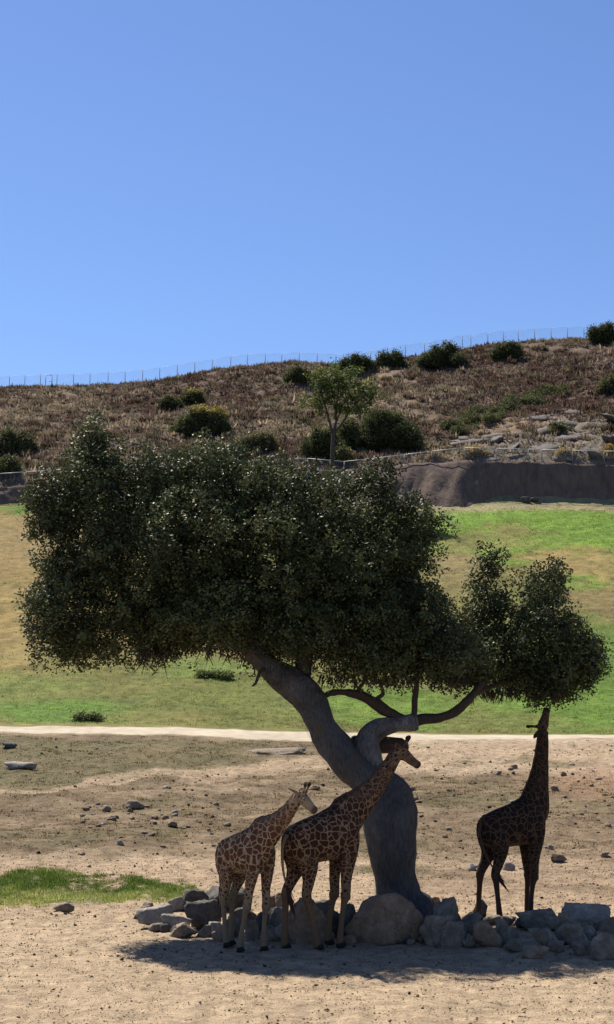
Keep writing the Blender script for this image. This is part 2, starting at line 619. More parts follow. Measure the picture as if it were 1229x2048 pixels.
def ground_colours(x, Y, z):
    px, py = project(x, Y, z)
    w1 = fbm(x*0.35, Y*0.35, 3.0); w2 = fbm(x*0.35+40, Y*0.35, 8.0)
    A, B = 36*x/Y, 18*np.log(Y)
    qx = px + 30*fbm(A*0.8, B*0.8, 1.0); qy = py + 10*fbm(A*0.8, B*0.8, 2.0)
    f1 = fbm(A*1.1, B*2.6, 4.0)
    pale, tan_, brown = C(.52, .398, .285), C(.43, .325, .23), C(.17, .122, .073)
    olive, green, red = C(.135, .115, .06), C(.115, .17, .04), C(.36, .225, .145)
    dry = C(.31, .235, .095)
    col = np.tile(pale, (len(x), 1))
    # --- dirt: front
    col = blend(col, sstep(0.1, 0.6, f1)*0.35, tan_)
    col = blend(col, sstep(1700, 1740, qy)*(1-sstep(1800, 1850, qy))*0.5, C(.42, .30, .21))
    # stony brown slope behind the tree
    midm = sstep(1566, 1590, qy + 25*sstep(700, 900, px)) * (1 - sstep(1690, 1722, qy))
    upper = (1 - sstep(1688, 1724, qy)) * (1 - .75*sstep(640, 820, qx)*(1 - sstep(1528, 1562, qy)))
    col = blend(col, upper*(0.90 + 0.3*f1), brown*1.02)
    col = blend(col, midm*sstep(0.05, 0.6, w1)*0.7, olive*1.15)
    col = blend(col, midm*sstep(0.3, 0.75, w2)*0.45, C(.33, .235, .16))
    rightm = sstep(1600, 1640, qy)*(1-sstep(1770, 1820, qy))*sstep(800, 900, px)
    col = blend(col, rightm*(.55 + .4*f1), C(.24, .17, .115))
    # pale track from the left up to the right
    tr = np.interp(px, [0, 160, 330, 560, 800, 1229], [1588, 1570, 1548, 1536, 1515, 1505])
    thw = np.interp(px, [0, 300, 600, 800, 1229], [6, 9, 22, 24, 22])
    trm = 1 - sstep(0.55, 1.2, np.abs(qy-tr)/thw)
    col = blend(col, sstep(640, 820, qx)*(1 - sstep(1526, 1556, qy))*sstep(1474, 1480, py)*(.7 + .25*f1), C(.50, .39, .29))
    band_up = (1-sstep(-4, 10, qy-tr)) * sstep(86.5, 85, Y)
    leftveg = band_up*(1-sstep(430, 620, qx))
    col = blend(col, leftveg, olive*1.2)
    col = blend(col, leftveg*sstep(0.1, .6, w2)*.6, C(.24, .185, .105))
    col = blend(col, band_up*sstep(560, 680, qx)*(1-sstep(1000, 1150, qx))*(.12+.35*f1), C(.32, .265, .195))
    col = blend(col, trm*(.8 + .2*f1), C(.46, .345, .245))
    col = blend(col, soft(qx, qy, 1175, 1560, 110, 34)*0.6, red)
    col = blend(col, soft(qx, qy, 1050, 1525, 130, 10)*sstep(0, .4, f1)*.7, olive*1.3)
    # green wet grass at the left
    gp = np.maximum(soft(qx, qy, 140, 1783, 235, 24, .22), soft(qx, qy, 60, 1762, 130, 12, .3))
    col = blend(col, gp*sstep(-.5, .1, f1)*.8, C(.13, .16, .05))
    col = blend(col, soft(qx, qy, 780, 1740, 90, 12)*.7, olive)
    col = blend(col, soft(qx, qy, 880, 1600, 60, 8)*.5, olive)
    # --- road
    rd = sstep(87, 88.2, Y)*(1-sstep(93.4, 94.4, Y))
    col = blend(col, rd, C(.56, .49, .40))
    # --- lawn
    la = sstep(93.6, 94.6, Y)*(1-sstep(189.6, 190.3, Y))
    lw = np.tile(C(.17, .165, .05), (len(x), 1))
    g2 = fbm(x*0.08, Y*0.10, 6.0); g3 = fbm(x*0.25, Y*0.3, 7.0)
    lw = blend(lw, sstep(-.1, .6, g2+.4*g3)*.6, dry*.9)
    lx, ly = px + 55*g2, py + 20*g3
    lw = blend(lw, soft(lx, ly, 60, 1180, 260, 150, .5), C(.30, .205, .080))
    lw = blend(lw, soft(lx, ly, 80, 1085, 250, 50, .5)*.8, C(.265, .18, .080))
    lw = blend(lw, soft(lx, ly, 260, 1305, 240, 28, .5)*.7, C(.33, .24, .105))
    lw = blend(lw, soft(lx, ly, 0, 1015, 140, 12, .3), C(0.150, 0.244, 0.037))
    lw = blend(lw, soft(lx, ly, 90, 1420, 150, 26, .5)*.95, C(0.130, 0.232, 0.037))
    lw = blend(lw, soft(lx, ly, 60, 1360, 150, 22, .5)*.6, C(0.195, 0.232, 0.062))
    lw = blend(lw, soft(lx, ly, 420, 1335, 120, 16, .6)*.7, C(0.169, 0.244, 0.056))
    lw = blend(lw, soft(lx, ly, 760, 1415, 150, 38, .5)*.9, C(0.143, 0.232, 0.037))
    lw = blend(lw, soft(lx, ly, 830, 1375, 110, 16, .6)*.6, C(.2, .18, .07))
    lw = blend(lw, soft(lx, ly, 1150, 1370, 210, 95, .5)*.95, C(0.137, 0.232, 0.037))
    lw = blend(lw, soft(lx, ly, 1000, 1445, 120, 14, .6)*.6, C(.17, .19, .06))
    lw = blend(lw, soft(lx, ly, 1080, 1060, 300, 58, .35)*.95, C(0.169, 0.281, 0.037))
    lw = blend(lw, soft(lx, ly, 960, 1075, 140, 14, .6)*.8, C(.24, .20, .075))
    lw = blend(lw, soft(lx, ly, 1180, 1130, 110, 36, .5)*.95, C(.32, .225, .095))
    lw = blend(lw, soft(lx, ly, 1160, 1165, 60, 12, .5)*.9, C(0.169, 0.244, 0.044))
    lw = blend(lw, soft(lx, ly, 1200, 1215, 130, 38, .5)*.9, C(.23, .165, .08))
    lw = blend(lw, soft(lx, ly, 930, 1130, 60, 45, .5)*.7, C(.25, .18, .09))
    lw = blend(lw, sstep(178.5, 184, Y)*sstep(700, 850, px)*.9, C(.33, .27, .18))
    lw = blend(lw, soft(lx, ly, 250, 1385, 420, 60, .5)*.3, C(.135, .20, .045))
    lw = blend(lw, soft(lx, ly, 1180, 1280, 120, 40, .5)*.6, C(.13, .22, .04))
    lw = blend(lw, sstep(.35, .8, fbm(x*.5, Y*.6, 9.))*.35, C(.10, .13, .03))
    col = col*(1-la[:, None]) + lw*la[:, None]*np.array([1.02, 1.08, 1.0])
    # --- hill
    hi = sstep(190.2, 190.8, Y)
    h1 = fbm(x*0.045, Y*0.06, 11.0); h2 = fbm(x*0.2, Y*0.25, 12.0); h3 = fbm(x*0.6, Y*0.6, 13.0)
    hc = np.tile(C(.19, .132, .102), (len(x), 1))
    hc = blend(hc, sstep(-.1, .5, h1 + .5*h2)*.8, C(.12, .072, .055))
    hc = blend(hc, sstep(.05, .6, -h1 + .6*h2)*.75, C(.28, .205, .148))
    hc = blend(hc, sstep(.1, .6, h3)*.5, C(.10, .075, .055))
    hc = blend(hc, soft(px+60*h2, py+20*h2, 760, 790, 170, 40, .5)*.7, C(.31, .225, .155))
    hc = blend(hc, soft(px+60*h2, py+20*h2, 1010, 780, 230, 45, .5)*.65, C(.15, .085, .062))
    hc = blend(hc, soft(px+40*h2, py+15*h2, 250, 860, 190, 30, .5)*.6, C(.13, .08, .065))
    hc = blend(hc, soft(px+40*h2, py+15*h2, 60, 830, 120, 25, .5)*.6, C(.27, .21, .165))
    oc = soft(px+20*h2, py+12*h3, 1120, 880, 190, 58, .3) * sstep(800, 930, px)
    hc = blend(hc, oc*.9, C(.235, .20, .175))
    hc = blend(hc, oc*sstep(.2, .6, h3)*.6, C(.17, .14, .12))
    hc = blend(hc, soft(px+30*h2, py, 980, 850, 130, 20, .5)*.6, C(.34, .21, .12))
    hc = blend(hc, soft(px, py+8*h3, 60, 950, 200, 26, .4)*.8, C(.19, .19, .09))
    col = col*(1-hi[:, None]) + hc*hi[:, None]
    return np.clip(col*(1 + .10*fbm(A*5, B*5, 5., n=2))[:, None]*ALBEDO, .01, .8)


def build_ground():
    # rows follow the line of sight so that each is about the same height in the photograph
    rows = list(np.linspace(6, 22, 14, endpoint=False))
    D = 22.0
    stops = [88.0, 94.0, 190.2, 192.2, 285.0]
    while D < 285:
        rows.append(D)
        slope_px = 0.055*D*D/36 if D < 45 else (0.20 if D < 100 else (0.42 if D < 190 else 0.5))
        nd = D + max(0.09, min(slope_px, 0.5))
        for s in stops:
            if D < s - 1e-6 and nd > s - 0.02: nd = s
        D = nd
    rows += [285.0, 292, 300, 315, 330, 360, 420, 600, 1000, 2000, 4000]
    rows = np.array(rows)
    us = np.concatenate([[-2.2, -1.4, -.9, -.6, -.42, -.34], np.arange(-.29, .2901, 4.4/FPX), [.34, .42, .6, .9, 1.4, 2.2]])
    nr, nu = len(rows), len(us)
    Yg = np.repeat(rows, nu).reshape(nr, nu)
    Ug = np.tile(us, (nr, 1))
    X = Ug*Yg
    # the edges of the road waver
    wob = .35*fbm(X*.25, X*0, 2.) + .2*fbm(X*.9, X*0, 5.)
    Yw = Yg + wob*np.exp(-((Yg-88)/2.0)**2) + .7*wob*np.exp(-((Yg-94)/2.0)**2)
    x, Y = X.ravel(), Yw.ravel()
    X2 = (Ug*Yw).ravel()
    z = terrain(X2, Y)
    Yc = Yg.ravel() + 0
    cols = ground_colours(X2, Yc, z)
    V = np.stack([X2, Y, z], 1)
    idx = np.arange(nr*nu).reshape(nr, nu)

    def part(name, r0, r1, mat):
        i = idx[r0:r1+1]
        f = np.stack([i[:-1, :-1].ravel(), i[:-1, 1:].ravel(), i[1:, 1:].ravel(), i[1:, :-1].ravel()], 1)
        v = V[i[0, 0]:i[-1, -1]+1]; c = cols[i[0, 0]:i[-1, -1]+1]
        o = link(name, mesh_np(name, v, f - i[0, 0], True, c), mat)
        tag(o, kind='structure')
        return o
    r88 = int(np.argmin(abs(rows-88))); r94 = int(np.argmin(abs(rows-94))); rw = int(np.argmin(abs(rows-190.2)))
    part('ground', 0, r88, M['dirt'])
    part('road', r88, r94, M['road'])
    part('lawn', r94, rw, M['lawn'])
    part('hill', rw, nr-1, M['hill'])


build_ground()


# ------------------------------------------------------------------ retaining wall with its fence
def build_wall():
    root = empty('retaining_wall', at(1030, 988, 190.0))
    tag(root, 'long rough brown retaining wall at the foot of the dry hill', 'wall')
    inv = Vector(root.location)
    us = np.arange(-.40, .4001, 7.0/FPX)
    nz = 14
    V = []
    for u in us:
        px = 614.5 + u*FPX
        x = u*190.0
        bank = float(sstep(1015, 905, px))*float(sstep(640, 770, px))
        y0 = 189.55 - 4.6*bank
        y1 = 191.45
        zb = ground_z(u*y0, y0) - 0.3
        ztop = smooth_terrain(np.array([u*192.3]), np.array([192.3]))[0] + 0.12
        for k in range(nz+1):
            t = k/nz
            g = float(fbm(np.array([x*0.35 - t*1.3*bank]), np.array([t*0.4]), 4.)[0])
            y = y0 + (y1-y0)*t - bank*math.sin(math.pi*t)*(.9*g + .1) - 0.30*float(fbm(np.array([x*.5]), np.array([t*2.2]), 1.)[0])
            V.append((x, y, zb + (ztop-zb)*t + 0.16*t*float(fbm(np.array([x*.6]), np.array([0.]), 2.)[0])))
        V.append((x, 192.6, V[-1][2] + .02))
        V.append((x, 192.6, zb))
    n = nz + 3
    F = []
    for i in range(len(us)-1):
        for k in range(n):
            a, b = i*n + k, i*n + (k+1) % n
            F.append((a, a+n, b+n, b))
    V = np.array(V) - np.array(inv)
    o = link('wall_face', mesh_np('wall_face', V, F), M['wall'], root)
    # fence above the wall
    fr = empty('boundary_fence', at(1030, 925, 190.7))
    tag(fr, 'low chain link fence with a pale top rail running above the retaining wall', 'fence')
    fi = Vector(fr.location)
    post = MB().tube([(0, 0, 0), (0, 0, 1.95)], [.05, .05], 8).mesh('post')
    prev = None
    tops = []
    for px in list(range(-60, 640, 52)) + [690, 745, 812, 868, 934, 999, 1064, 1090, 1153, 1217, 1275]:
        x = (px-614.5)/FPX*192.0
        zt = smooth_terrain(np.array([x]), np.array([192.3]))[0] + 0.12
        h = 1.75
        if 620 < px < 920: h = np.interp(px, [620, 760, 920], [1.0, 1.25, 1.75])
        p = Vector((x, 192.0, zt))
        po = link('post', post, M['post'], fr); po.location = p - fi; po.scale = (1, 1, (h+.05)/1.95)
        tops.append(p + Vector((0, 0, h)))
        if prev is not None:
            a, b, ha = prev[0] - fi, p - fi, prev[1]
            # each bay of netting lies in its own plane from post to post
            me = mesh_np('mesh_panel', [a, b, b + Vector((0, 0, h)), a + Vector((0, 0, ha))], [(0, 1, 2, 3)], False)
            link('mesh_panel', me, M['chain'], fr)
        prev = (p, h)
    rail = MB()
    for a, b in zip(tops[:-1], tops[1:]):
        rail.tube([a - fi, b - fi], [.05, .05], 6)
    link('top_rail', rail.mesh('top_rail'), M['rail'], fr)


build_wall()


def build_ridge_fence():
    root = empty('ridge_fence', at(600, 735, 272))
    tag(root, 'tall chain link fence on thin posts along the skyline of the hill', 'fence')
    inv = Vector(root.location)
    post = MB().tube([(0, 0, 0), (0, 0, 3.1)], [.055, .055], 8).mesh('post')
    pxs = [-70, -35, -12, 20, 51, 82, 115, 148, 181, 217, 251, 286, 320, 355, 390, 425, 462, 495, 531, 564, 599, 635, 672, 708, 742, 775, 812, 850, 888, 926, 943, 977, 1008, 1038, 1071, 1104, 1137, 1170, 1204, 1240, 1280]
    prev = None
    rail = MB()
    D = 272.5
    for px in pxs:
        x = (px-614.5)*D/(FPX*CP - 290*SP)
        z = ground_z(x, D)
        h = 2.75 if px < 560 else (2.5 if px < 800 else 2.75)
        if px in (775, 926): h = 2.9
        p = Vector((x, D, z-.15))
        o = link('post', post, M['post'], root); o.location = p - inv; o.scale = (1, 1, (h+.2)/3.1)
        if prev is not None:
            a, b, ha = prev[0]-inv, p-inv, prev[1]
            U = Vector((0, 0, 1))
            me = mesh_np('mesh_panel', [a + U*.15, b + U*.15, b + U*h, a + U*ha], [(0, 1, 2, 3)], False)
            link('mesh_panel', me, M['chain'], root)
            sag = -0.12 if random.random() < .4 else 0
            mid = (a + b)/2 + U*((h+ha)/2 + sag)
            rail.tube([a + U*ha, mid, b + U*h], [.012]*3, 4)
        prev = (p, h)
    link('top_wire', rail.mesh('top_wire'), M['rail'], root)
    # gate frame at the left end
    g = MB()
    xa, xb = [(p-614.5)*D/(FPX*CP - 250*SP) for p in (92, 105)]
    za, zb = ground_z(xa, D-.4), ground_z(xb, D-.4)
    A, B = Vector((xa, D-.4, za-.1)), Vector((xb, D-.4, zb-.1))
    U = Vector((0, 0, 1))
    g.tube([A-inv, A-inv+U*2.6], [.07, .07], 8); g.tube([B-inv, B-inv+U*2.6], [.07, .07], 8)
    g.tube([A-inv+U*2.6, B-inv+U*2.6], [.07, .07], 8); g.tube([A-inv+U*1.4, B-inv+U*1.4], [.05, .05], 6)
    link('gate_frame', g.mesh('gate_frame'), M['rail'], root)


random.seed(3)
build_ridge_fence()


# ------------------------------------------------------------------ foliage
RS = np.random.RandomState(11)


def leaf_quads(pos, length, width, rs, droop=0.0, up_bias=0.0):
    """a folded diamond leaf at every position, each facing its own way"""
    n = len(pos)
    d = rs.normal(size=(n, 3)); d[:, 2] = d[:, 2]*.8 - droop
    d /= np.linalg.norm(d, axis=1)[:, None]
    q = rs.normal(size=(n, 3)); q[:, 2] += up_bias
    s = np.cross(d, q); s /= np.linalg.norm(s, axis=1)[:, None] + 1e-9
    L = (length*rs.uniform(.65, 1.35, n))[:, None]; W = (width*rs.uniform(.7, 1.3, n))[:, None]
    v = np.stack([pos, pos + d*L*.45 + s*W*.5, pos + d*L, pos + d*L*.45 - s*W*.5], 1)
    f = np.arange(n*4).reshape(n, 4)
    return v.reshape(-1, 3), f


def blob_clusters(blobs, density, rs, shell=(.72, 1.02), nfreq=1.3, namp=.22):
    """cluster centres near the skin of overlapping lumps; blobs: (centre, (rx, ry, rz))"""
    out = []
    for c, r in blobs:
        area = 4*math.pi*((r[0]*r[1])**1.6/3 + (r[0]*r[2])**1.6/3 + (r[1]*r[2])**1.6/3)**(1/1.6)
        n = int(area*density)
        d = rs.normal(size=(n, 3)); d /= np.linalg.norm(d, axis=1)[:, None]
        p = np.array(c) + d*np.array(r)
        nz = fbm(p[:, 0]*nfreq, p[:, 1]*nfreq, p[:, 2]*nfreq, n=3)
        k = rs.uniform(*shell, n)*(1 + namp*nz)
        out.append(np.array(c) + d*np.array(r)*k[:, None])
    return np.concatenate(out)


def clusters_to_leaves(cl, per, crad, rs):
    n = len(cl)
    off = rs.normal(size=(n, per, 3))*crad*rs.uniform(.6, 1.3, (n, 1, 1))
    return (cl[:, None, :] + off).reshape(-1, 3)


# ------------------------------------------------------------------ the oak
TREE_D = 36.4
KT = TREE_D/FPX*1.0


def tp(px, py, dd=0.0):
    return at(px, py, TREE_D + dd)


def build_oak():
    base = ground_hit(808, 1826)
    base = Vector((at(808, 1820, TREE_D).x, TREE_D, ground_z(at(808, 1820, TREE_D).x, TREE_D)))
    root = empty('oak_tree', base)
    tag(root, 'big spreading oak with forked grey trunk shading the giraffes', 'tree')
    pxm = TREE_D/(FPX*.985)

    def limb(name, pts, mat, seg=16, rough=.05, freq=2.0):
        """pts: (px, py, width px, depth offset)"""
        P = [tp(p[0], p[1], p[3] if len(p) > 3 else 0) - base for p in pts]
        Rr = [p[2]*.5*pxm for p in pts]
        # resample along a smooth curve
        Q, RR = [], []
        n = len(P)
        for i in range(n-1):
            p0, p1, p2, p3 = P[max(i-1, 0)], P[i], P[i+1], P[min(i+2, n-1)]
            steps = 5
            for s in range(steps):
                t = s/steps
                Q.append(0.5*((2*p1) + (p2-p0)*t + (2*p0-5*p1+4*p2-p3)*t*t + (3*p1-3*p2+p3-p0)*t**3))
                RR.append(Rr[i]*(1-t) + Rr[i+1]*t)
        Q.append(P[-1]); RR.append(Rr[-1])
        mb = MB().tube(Q, RR, seg)
        me = mb.mesh(name)
        nv = len(me.vertices)
        co = np.zeros(nv*3, np.float32); me.vertices.foreach_get('co', co); co = co.reshape(-1, 3)
        ring = np.repeat(np.array([list(q) for q in Q]), seg, 0)
        rad = co - ring
        rl = np.linalg.norm(rad, axis=1)[:, None] + 1e-6
        nz = fbm(co[:, 0]*freq, co[:, 1]*freq, co[:, 2]*freq*.5, n=4)[:, None]
        co = co + rad/rl*nz*np.minimum(rough, rl*.35)
        if seg >= 30:                          # long ridges and hollows in the bark, a few burls
            ang = np.tile(np.arange(seg)/seg*2*math.pi, len(Q)); along = np.repeat(np.arange(len(Q))*.16, seg)
            rd = fbm(np.cos(ang)*3.2 + .5*along, np.sin(ang)*3.2, along*.55, n=3)[:, None]
            fine = vnoise(np.cos(ang)*7, np.sin(ang)*7, along*.9)[:, None]
            co = co - rad*(.085*np.abs(rd) + .03*fine)
        me.vertices.foreach_set('co', co.astype(np.float32).ravel()); me.update()
        return link(name, me, mat, root)
    # trunk: flaring foot, swollen fork, the left limb goes on from it
    limb('trunk', [(812, 1852, 150), (812, 1826, 124), (800, 1795, 94), (792, 1750, 86), (786, 1700, 92), (782, 1650, 100), (778, 1610, 94),
                   (764, 1580, 88), (730, 1554, 78), (694, 1524, 72), (668, 1488, 68), (645, 1450, 60), (626, 1415, 60), (605, 1385, 66),
                   (572, 1362, 62), (536, 1334, 50), (512, 1305, 44), (494, 1275, 40), (470, 1225, 34, .1), (440, 1160, 26, .2), (420, 1080, 16, .4)], M['bark'], 44, .07)
    net = limb('wire_netting', [(806, 1822, 118), (800, 1795, 98), (792, 1750, 90), (786, 1700, 97), (782, 1650, 105), (778, 1610, 99),
                   (764, 1580, 95), (730, 1554, 86), (694, 1524, 80), (668, 1488, 77), (645, 1450, 70), (626, 1415, 69)], M['netting'], 22, .05)
    limb('root', [(800, 1800, 60, -.1), (835, 1815, 40, -.15), (862, 1832, 22, -.25), (885, 1846, 12, -.3)], M['bark'], 10, .03)
    limb('limb', [(768, 1590, 60), (748, 1558, 56), (738, 1520, 50), (733, 1495, 48), (738, 1472, 46), (760, 1455, 42), (790, 1449, 38), (815, 1446, 38), (830, 1444.5, 37), (836, 1444, 30)], M['bark_lit'], 32, .05)
    limb('limb', [(598, 1385, 40), (605, 1350, 34, .1), (612, 1310, 30, .2), (640, 1240, 26, .3), (690, 1150, 20, .5), (730, 1060, 12, .5)], M['branch'], 10, .03)
    limb('broken_limb', [(704, 1487, 16, .75), (707, 1487, 32, .75), (740, 1488, 37, .72), (775, 1490, 35, .72), (803, 1491, 33, .75), (804, 1491, 28, .75)], M['branch'], 14, .02)
    limb('branch', [(815, 1442, 22), (800, 1434, 20), (775, 1423, 20), (750, 1406, 20), (728, 1393, 18), (703, 1387, 15), (682, 1384, 13), (660, 1387, 10), (640, 1396, 8), (622, 1385, 8), (600, 1372, 8)], M['branch'], 8, .025, 4)
    limb('branch', [(822, 1444, 26), (850, 1438, 22), (880, 1435, 20), (910, 1424, 19), (930, 1407, 18), (947, 1387, 16, .2), (975, 1350, 14, .7), (1010, 1300, 12, 1.2), (1040, 1240, 10, 1.6), (1060, 1200, 5, 1.7)], M['branch'], 10, .025, 4)
    limb('branch', [(945, 1390, 12, .2), (985, 1372, 9, .9), (1040, 1350, 8, 1.5), (1100, 1325, 6, 1.6), (1150, 1300, 4, 1.6)], M['branch'], 6, .01)
    limb('branch', [(824, 1446, 15), (829, 1425, 12), (830, 1400, 12), (834, 1375, 11), (836, 1340, 9), (850, 1260, 7)], M['branch'], 8, .015, 4)
    limb('branch', [(748, 1404, 9), (756, 1396, 9), (766, 1389, 9), (765, 1377, 7), (758, 1360, 5)], M['branch'], 7, .01)
    limb('branch', [(716, 1390, 8), (718, 1378, 8), (728, 1364, 7), (732, 1345, 5)], M['branch'], 7, .01)
    limb('branch', [(530, 1338, 9, -.3), (520, 1345, 6, -.4), (512, 1366, 5, -.45), (505, 1372, 3, -.5)], M['branch'], 6, .01)
    limb('branch', [(520, 1310, 20), (470, 1290, 16), (400, 1260, 14), (300, 1230, 12), (200, 1200, 8), (120, 1180, 4)], M['branch'], 8, .03)
    limb('branch', [(470, 1225, 20), (400, 1150, 16), (320, 1060, 12), (240, 980, 9), (195, 900, 5)], M['branch'], 8, .03)
    # crown
    BL = [(190, 935, 52, 70, 0, .8), (182, 885, 26, 34, 0, .35), (112, 1005, 62, 62, -.3, 1.0), (90, 1050, 45, 40, -.3, .7), (235, 1005, 105, 100, .3, 1.7), (150, 1120, 78, 75, -.2, 1.4),
          (126, 1235, 78, 78, -.6, 1.2), (88, 1205, 36, 36, -.5, .6), (170, 1275, 75, 50, -.3, 1.1), (285, 1150, 140, 140, 0, 2.1), (300, 1255, 110, 66, .2, 1.8), (330, 965, 80, 62, .5, 1.2),
          (430, 960, 95, 76, .9, 1.6), (400, 1100, 125, 125, 0, 2.4), (540, 985, 98, 76, .5, 1.7), (430, 1240, 115, 58, -.3, 1.9), (540, 1130, 145, 140, 0, 2.6),
          (560, 1260, 135, 66, 0, 2.1), (640, 1015, 82, 72, 0, 1.5), (700, 1115, 122, 115, 0, 2.3), (690, 1265, 140, 85, 0, 2.3), (745, 965, 48, 42, .2, .8), (800, 1035, 74, 60, 0, 1.1),
          (815, 1140, 72, 72, 0, 1.4), (825, 1250, 92, 88, 0, 1.9), (780, 1315, 105, 50, 0, 1.7), (900, 1310, 85, 58, 0, 1.6), (870, 1045, 26, 22, 0, .3),
          (985, 1125, 32, 44, 1.7, 0.41), (985, 1225, 52, 72, 1.6, 0.82), (1000, 1315, 102, 66, 1.5, 1.39), (1085, 1180, 45, 58, 1.5, 0.66), (1100, 1260, 76, 72, 1.3, 1.15), (1150, 1315, 50, 58, 1.5, 0.9), (1085, 1345, 92, 44, 1.5, 1.23), (1175, 1350, 26, 32, 1.5, 0.41), (1130, 1385, 40, 14, 1.5, 0.41), (1085, 1380, 62, 22, 1.2, .7), (935, 1275, 42, 46, .9, .8), (950, 1335, 55, 40, .9, .9), (1178, 1318, 34, 46, 1.4, .6), (1115, 1150, 24, 26, 1.5, .5), (810, 1230, 70, 55, 3.2, 1.0), (862, 1238, 46, 46, 3.2, .9), (760, 1200, 70, 60, 2.6, 1.0)]  # hidden rear lumps at the end are added to shade the right giraffe
    blobs = []
    for (cx, cy, rx, ry, dd, rd) in BL:
        c = tp(cx, cy, dd) - base
        blobs.append((c + Vector((0, rd*.22, 0)), (rx*pxm, rd*1.3, ry*pxm)))
    rs = np.random.RandomState(5)
    # leafy clumps over the skin of every lump, with creases between them
    sub = blob_clusters(blobs, OAK_CLUMPS, rs, (.70, .93), 1.2, .22)
    sr = rs.uniform(.13, .44, len(sub))
    st = rs.uniform(.45, 1.5, len(sub))                 # older and younger foliage
    tints = []
    out = []
    for c, r in zip(sub, sr):
        n = int(OAK_LEAVES*r*r)
        d = rs.normal(size=(n, 3)); d[:, 2] += .25; d /= np.linalg.norm(d, axis=1)[:, None]
        k = rs.uniform(.45, 1.0, n)**.6*(1 + .22*rs.normal(size=n)*(rs.rand(n) < .3))
        out.append(c + d*(k*r)[:, None]*rs.uniform(.6, 1.55, 3))
        tints.append(n)
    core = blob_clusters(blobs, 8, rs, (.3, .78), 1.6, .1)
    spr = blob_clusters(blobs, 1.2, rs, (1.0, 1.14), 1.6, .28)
    # young shoots that stand out beyond the rest
    shoots = blob_clusters(blobs, .55, rs, (.9, 1.0), 1.2, .2)
    sh = []
    for c in shoots:
        d = rs.normal(size=3) + np.array([0, 0, .9]); d /= np.linalg.norm(d)
        L = rs.uniform(.18, .52)
        for t in np.linspace(0, 1, 7):
            sh.append(c + d*L*t + rs.normal(size=(int(16*(1.2-t)), 3))*(.075*(1.15-t)))
    ct = [np.repeat(st, tints)]
    out += sh
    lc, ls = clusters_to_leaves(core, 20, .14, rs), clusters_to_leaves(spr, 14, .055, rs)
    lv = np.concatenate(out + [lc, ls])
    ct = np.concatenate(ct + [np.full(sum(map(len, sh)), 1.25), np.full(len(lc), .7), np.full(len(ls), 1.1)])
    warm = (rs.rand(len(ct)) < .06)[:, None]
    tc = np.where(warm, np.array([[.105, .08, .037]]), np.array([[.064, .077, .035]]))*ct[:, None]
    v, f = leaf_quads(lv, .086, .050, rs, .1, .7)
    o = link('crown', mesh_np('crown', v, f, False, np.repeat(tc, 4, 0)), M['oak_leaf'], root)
    tag(o, kind='stuff')
    print('oak leaves', len(f))
    # dead twigs that hang below the crown
    tw = MB()
    random.seed(4)
    spots = [(random.uniform(275, 345), 1305, 30) for _ in range(34)] + [(random.uniform(940, 1125), 1388, 15) for _ in range(120)] + \
            [(random.uniform(640, 940), 1362, 14) for _ in range(110)] + [(random.uniform(400, 520), 1300, 22) for _ in range(30)] + [(random.uniform(505, 545), 1350, 14) for _ in range(12)]
    for (px, py, L) in spots:
        p = tp(px, py - random.uniform(2, 14), random.uniform(-.6, .6) + (1.3 if px > 930 else 0)) - base
        dr = Vector((random.uniform(-.6, .6), random.uniform(-.5, .5), -1)).normalized()
        l = L*pxm*random.uniform(.8, 2.0)
        q = p + dr*l*.5; e = q + (dr + Vector((random.uniform(-.6, .6), random.uniform(-.6, .6), random.uniform(-.2, .3)))).normalized()*l*.5
        tw.tube([p, q, e], [.020, .015, .005], 4)
        for _ in range(2):
            s = p.lerp(q, random.uniform(.3, 1))
            tw.tube([s, s + (dr + Vector((random.uniform(-1, 1), random.uniform(-1, 1), .1))).normalized()*l*.35], [.011, .003], 3)
    tag(link('dead_twigs', tw.mesh('dead_twigs'), M['twig'], root), kind='stuff')
    # bare inner twigs that show between the leaves
    tw = MB()
    for _ in range(420):
        c, r = random.choice(blobs)
        d = Vector(rs.normal(size=3)).normalized()
        a = Vector(c) + Vector((d.x*r[0], d.y*r[1], d.z*r[2]))*.35
        b = Vector(c) + Vector((d.x*r[0], d.y*r[1], d.z*r[2]))*random.uniform(.95, 1.12)
        m_ = a.lerp(b, .5) + Vector(rs.normal(size=3))*.12
        tw.tube([a, m_, b], [.022, .014, .004], 4)
    tag(link('crown_twigs', tw.mesh('crown_twigs'), M['twig'], root), kind='stuff')


OAK_CLUMPS = 1.95
OAK_LEAVES = 1600
build_oak()


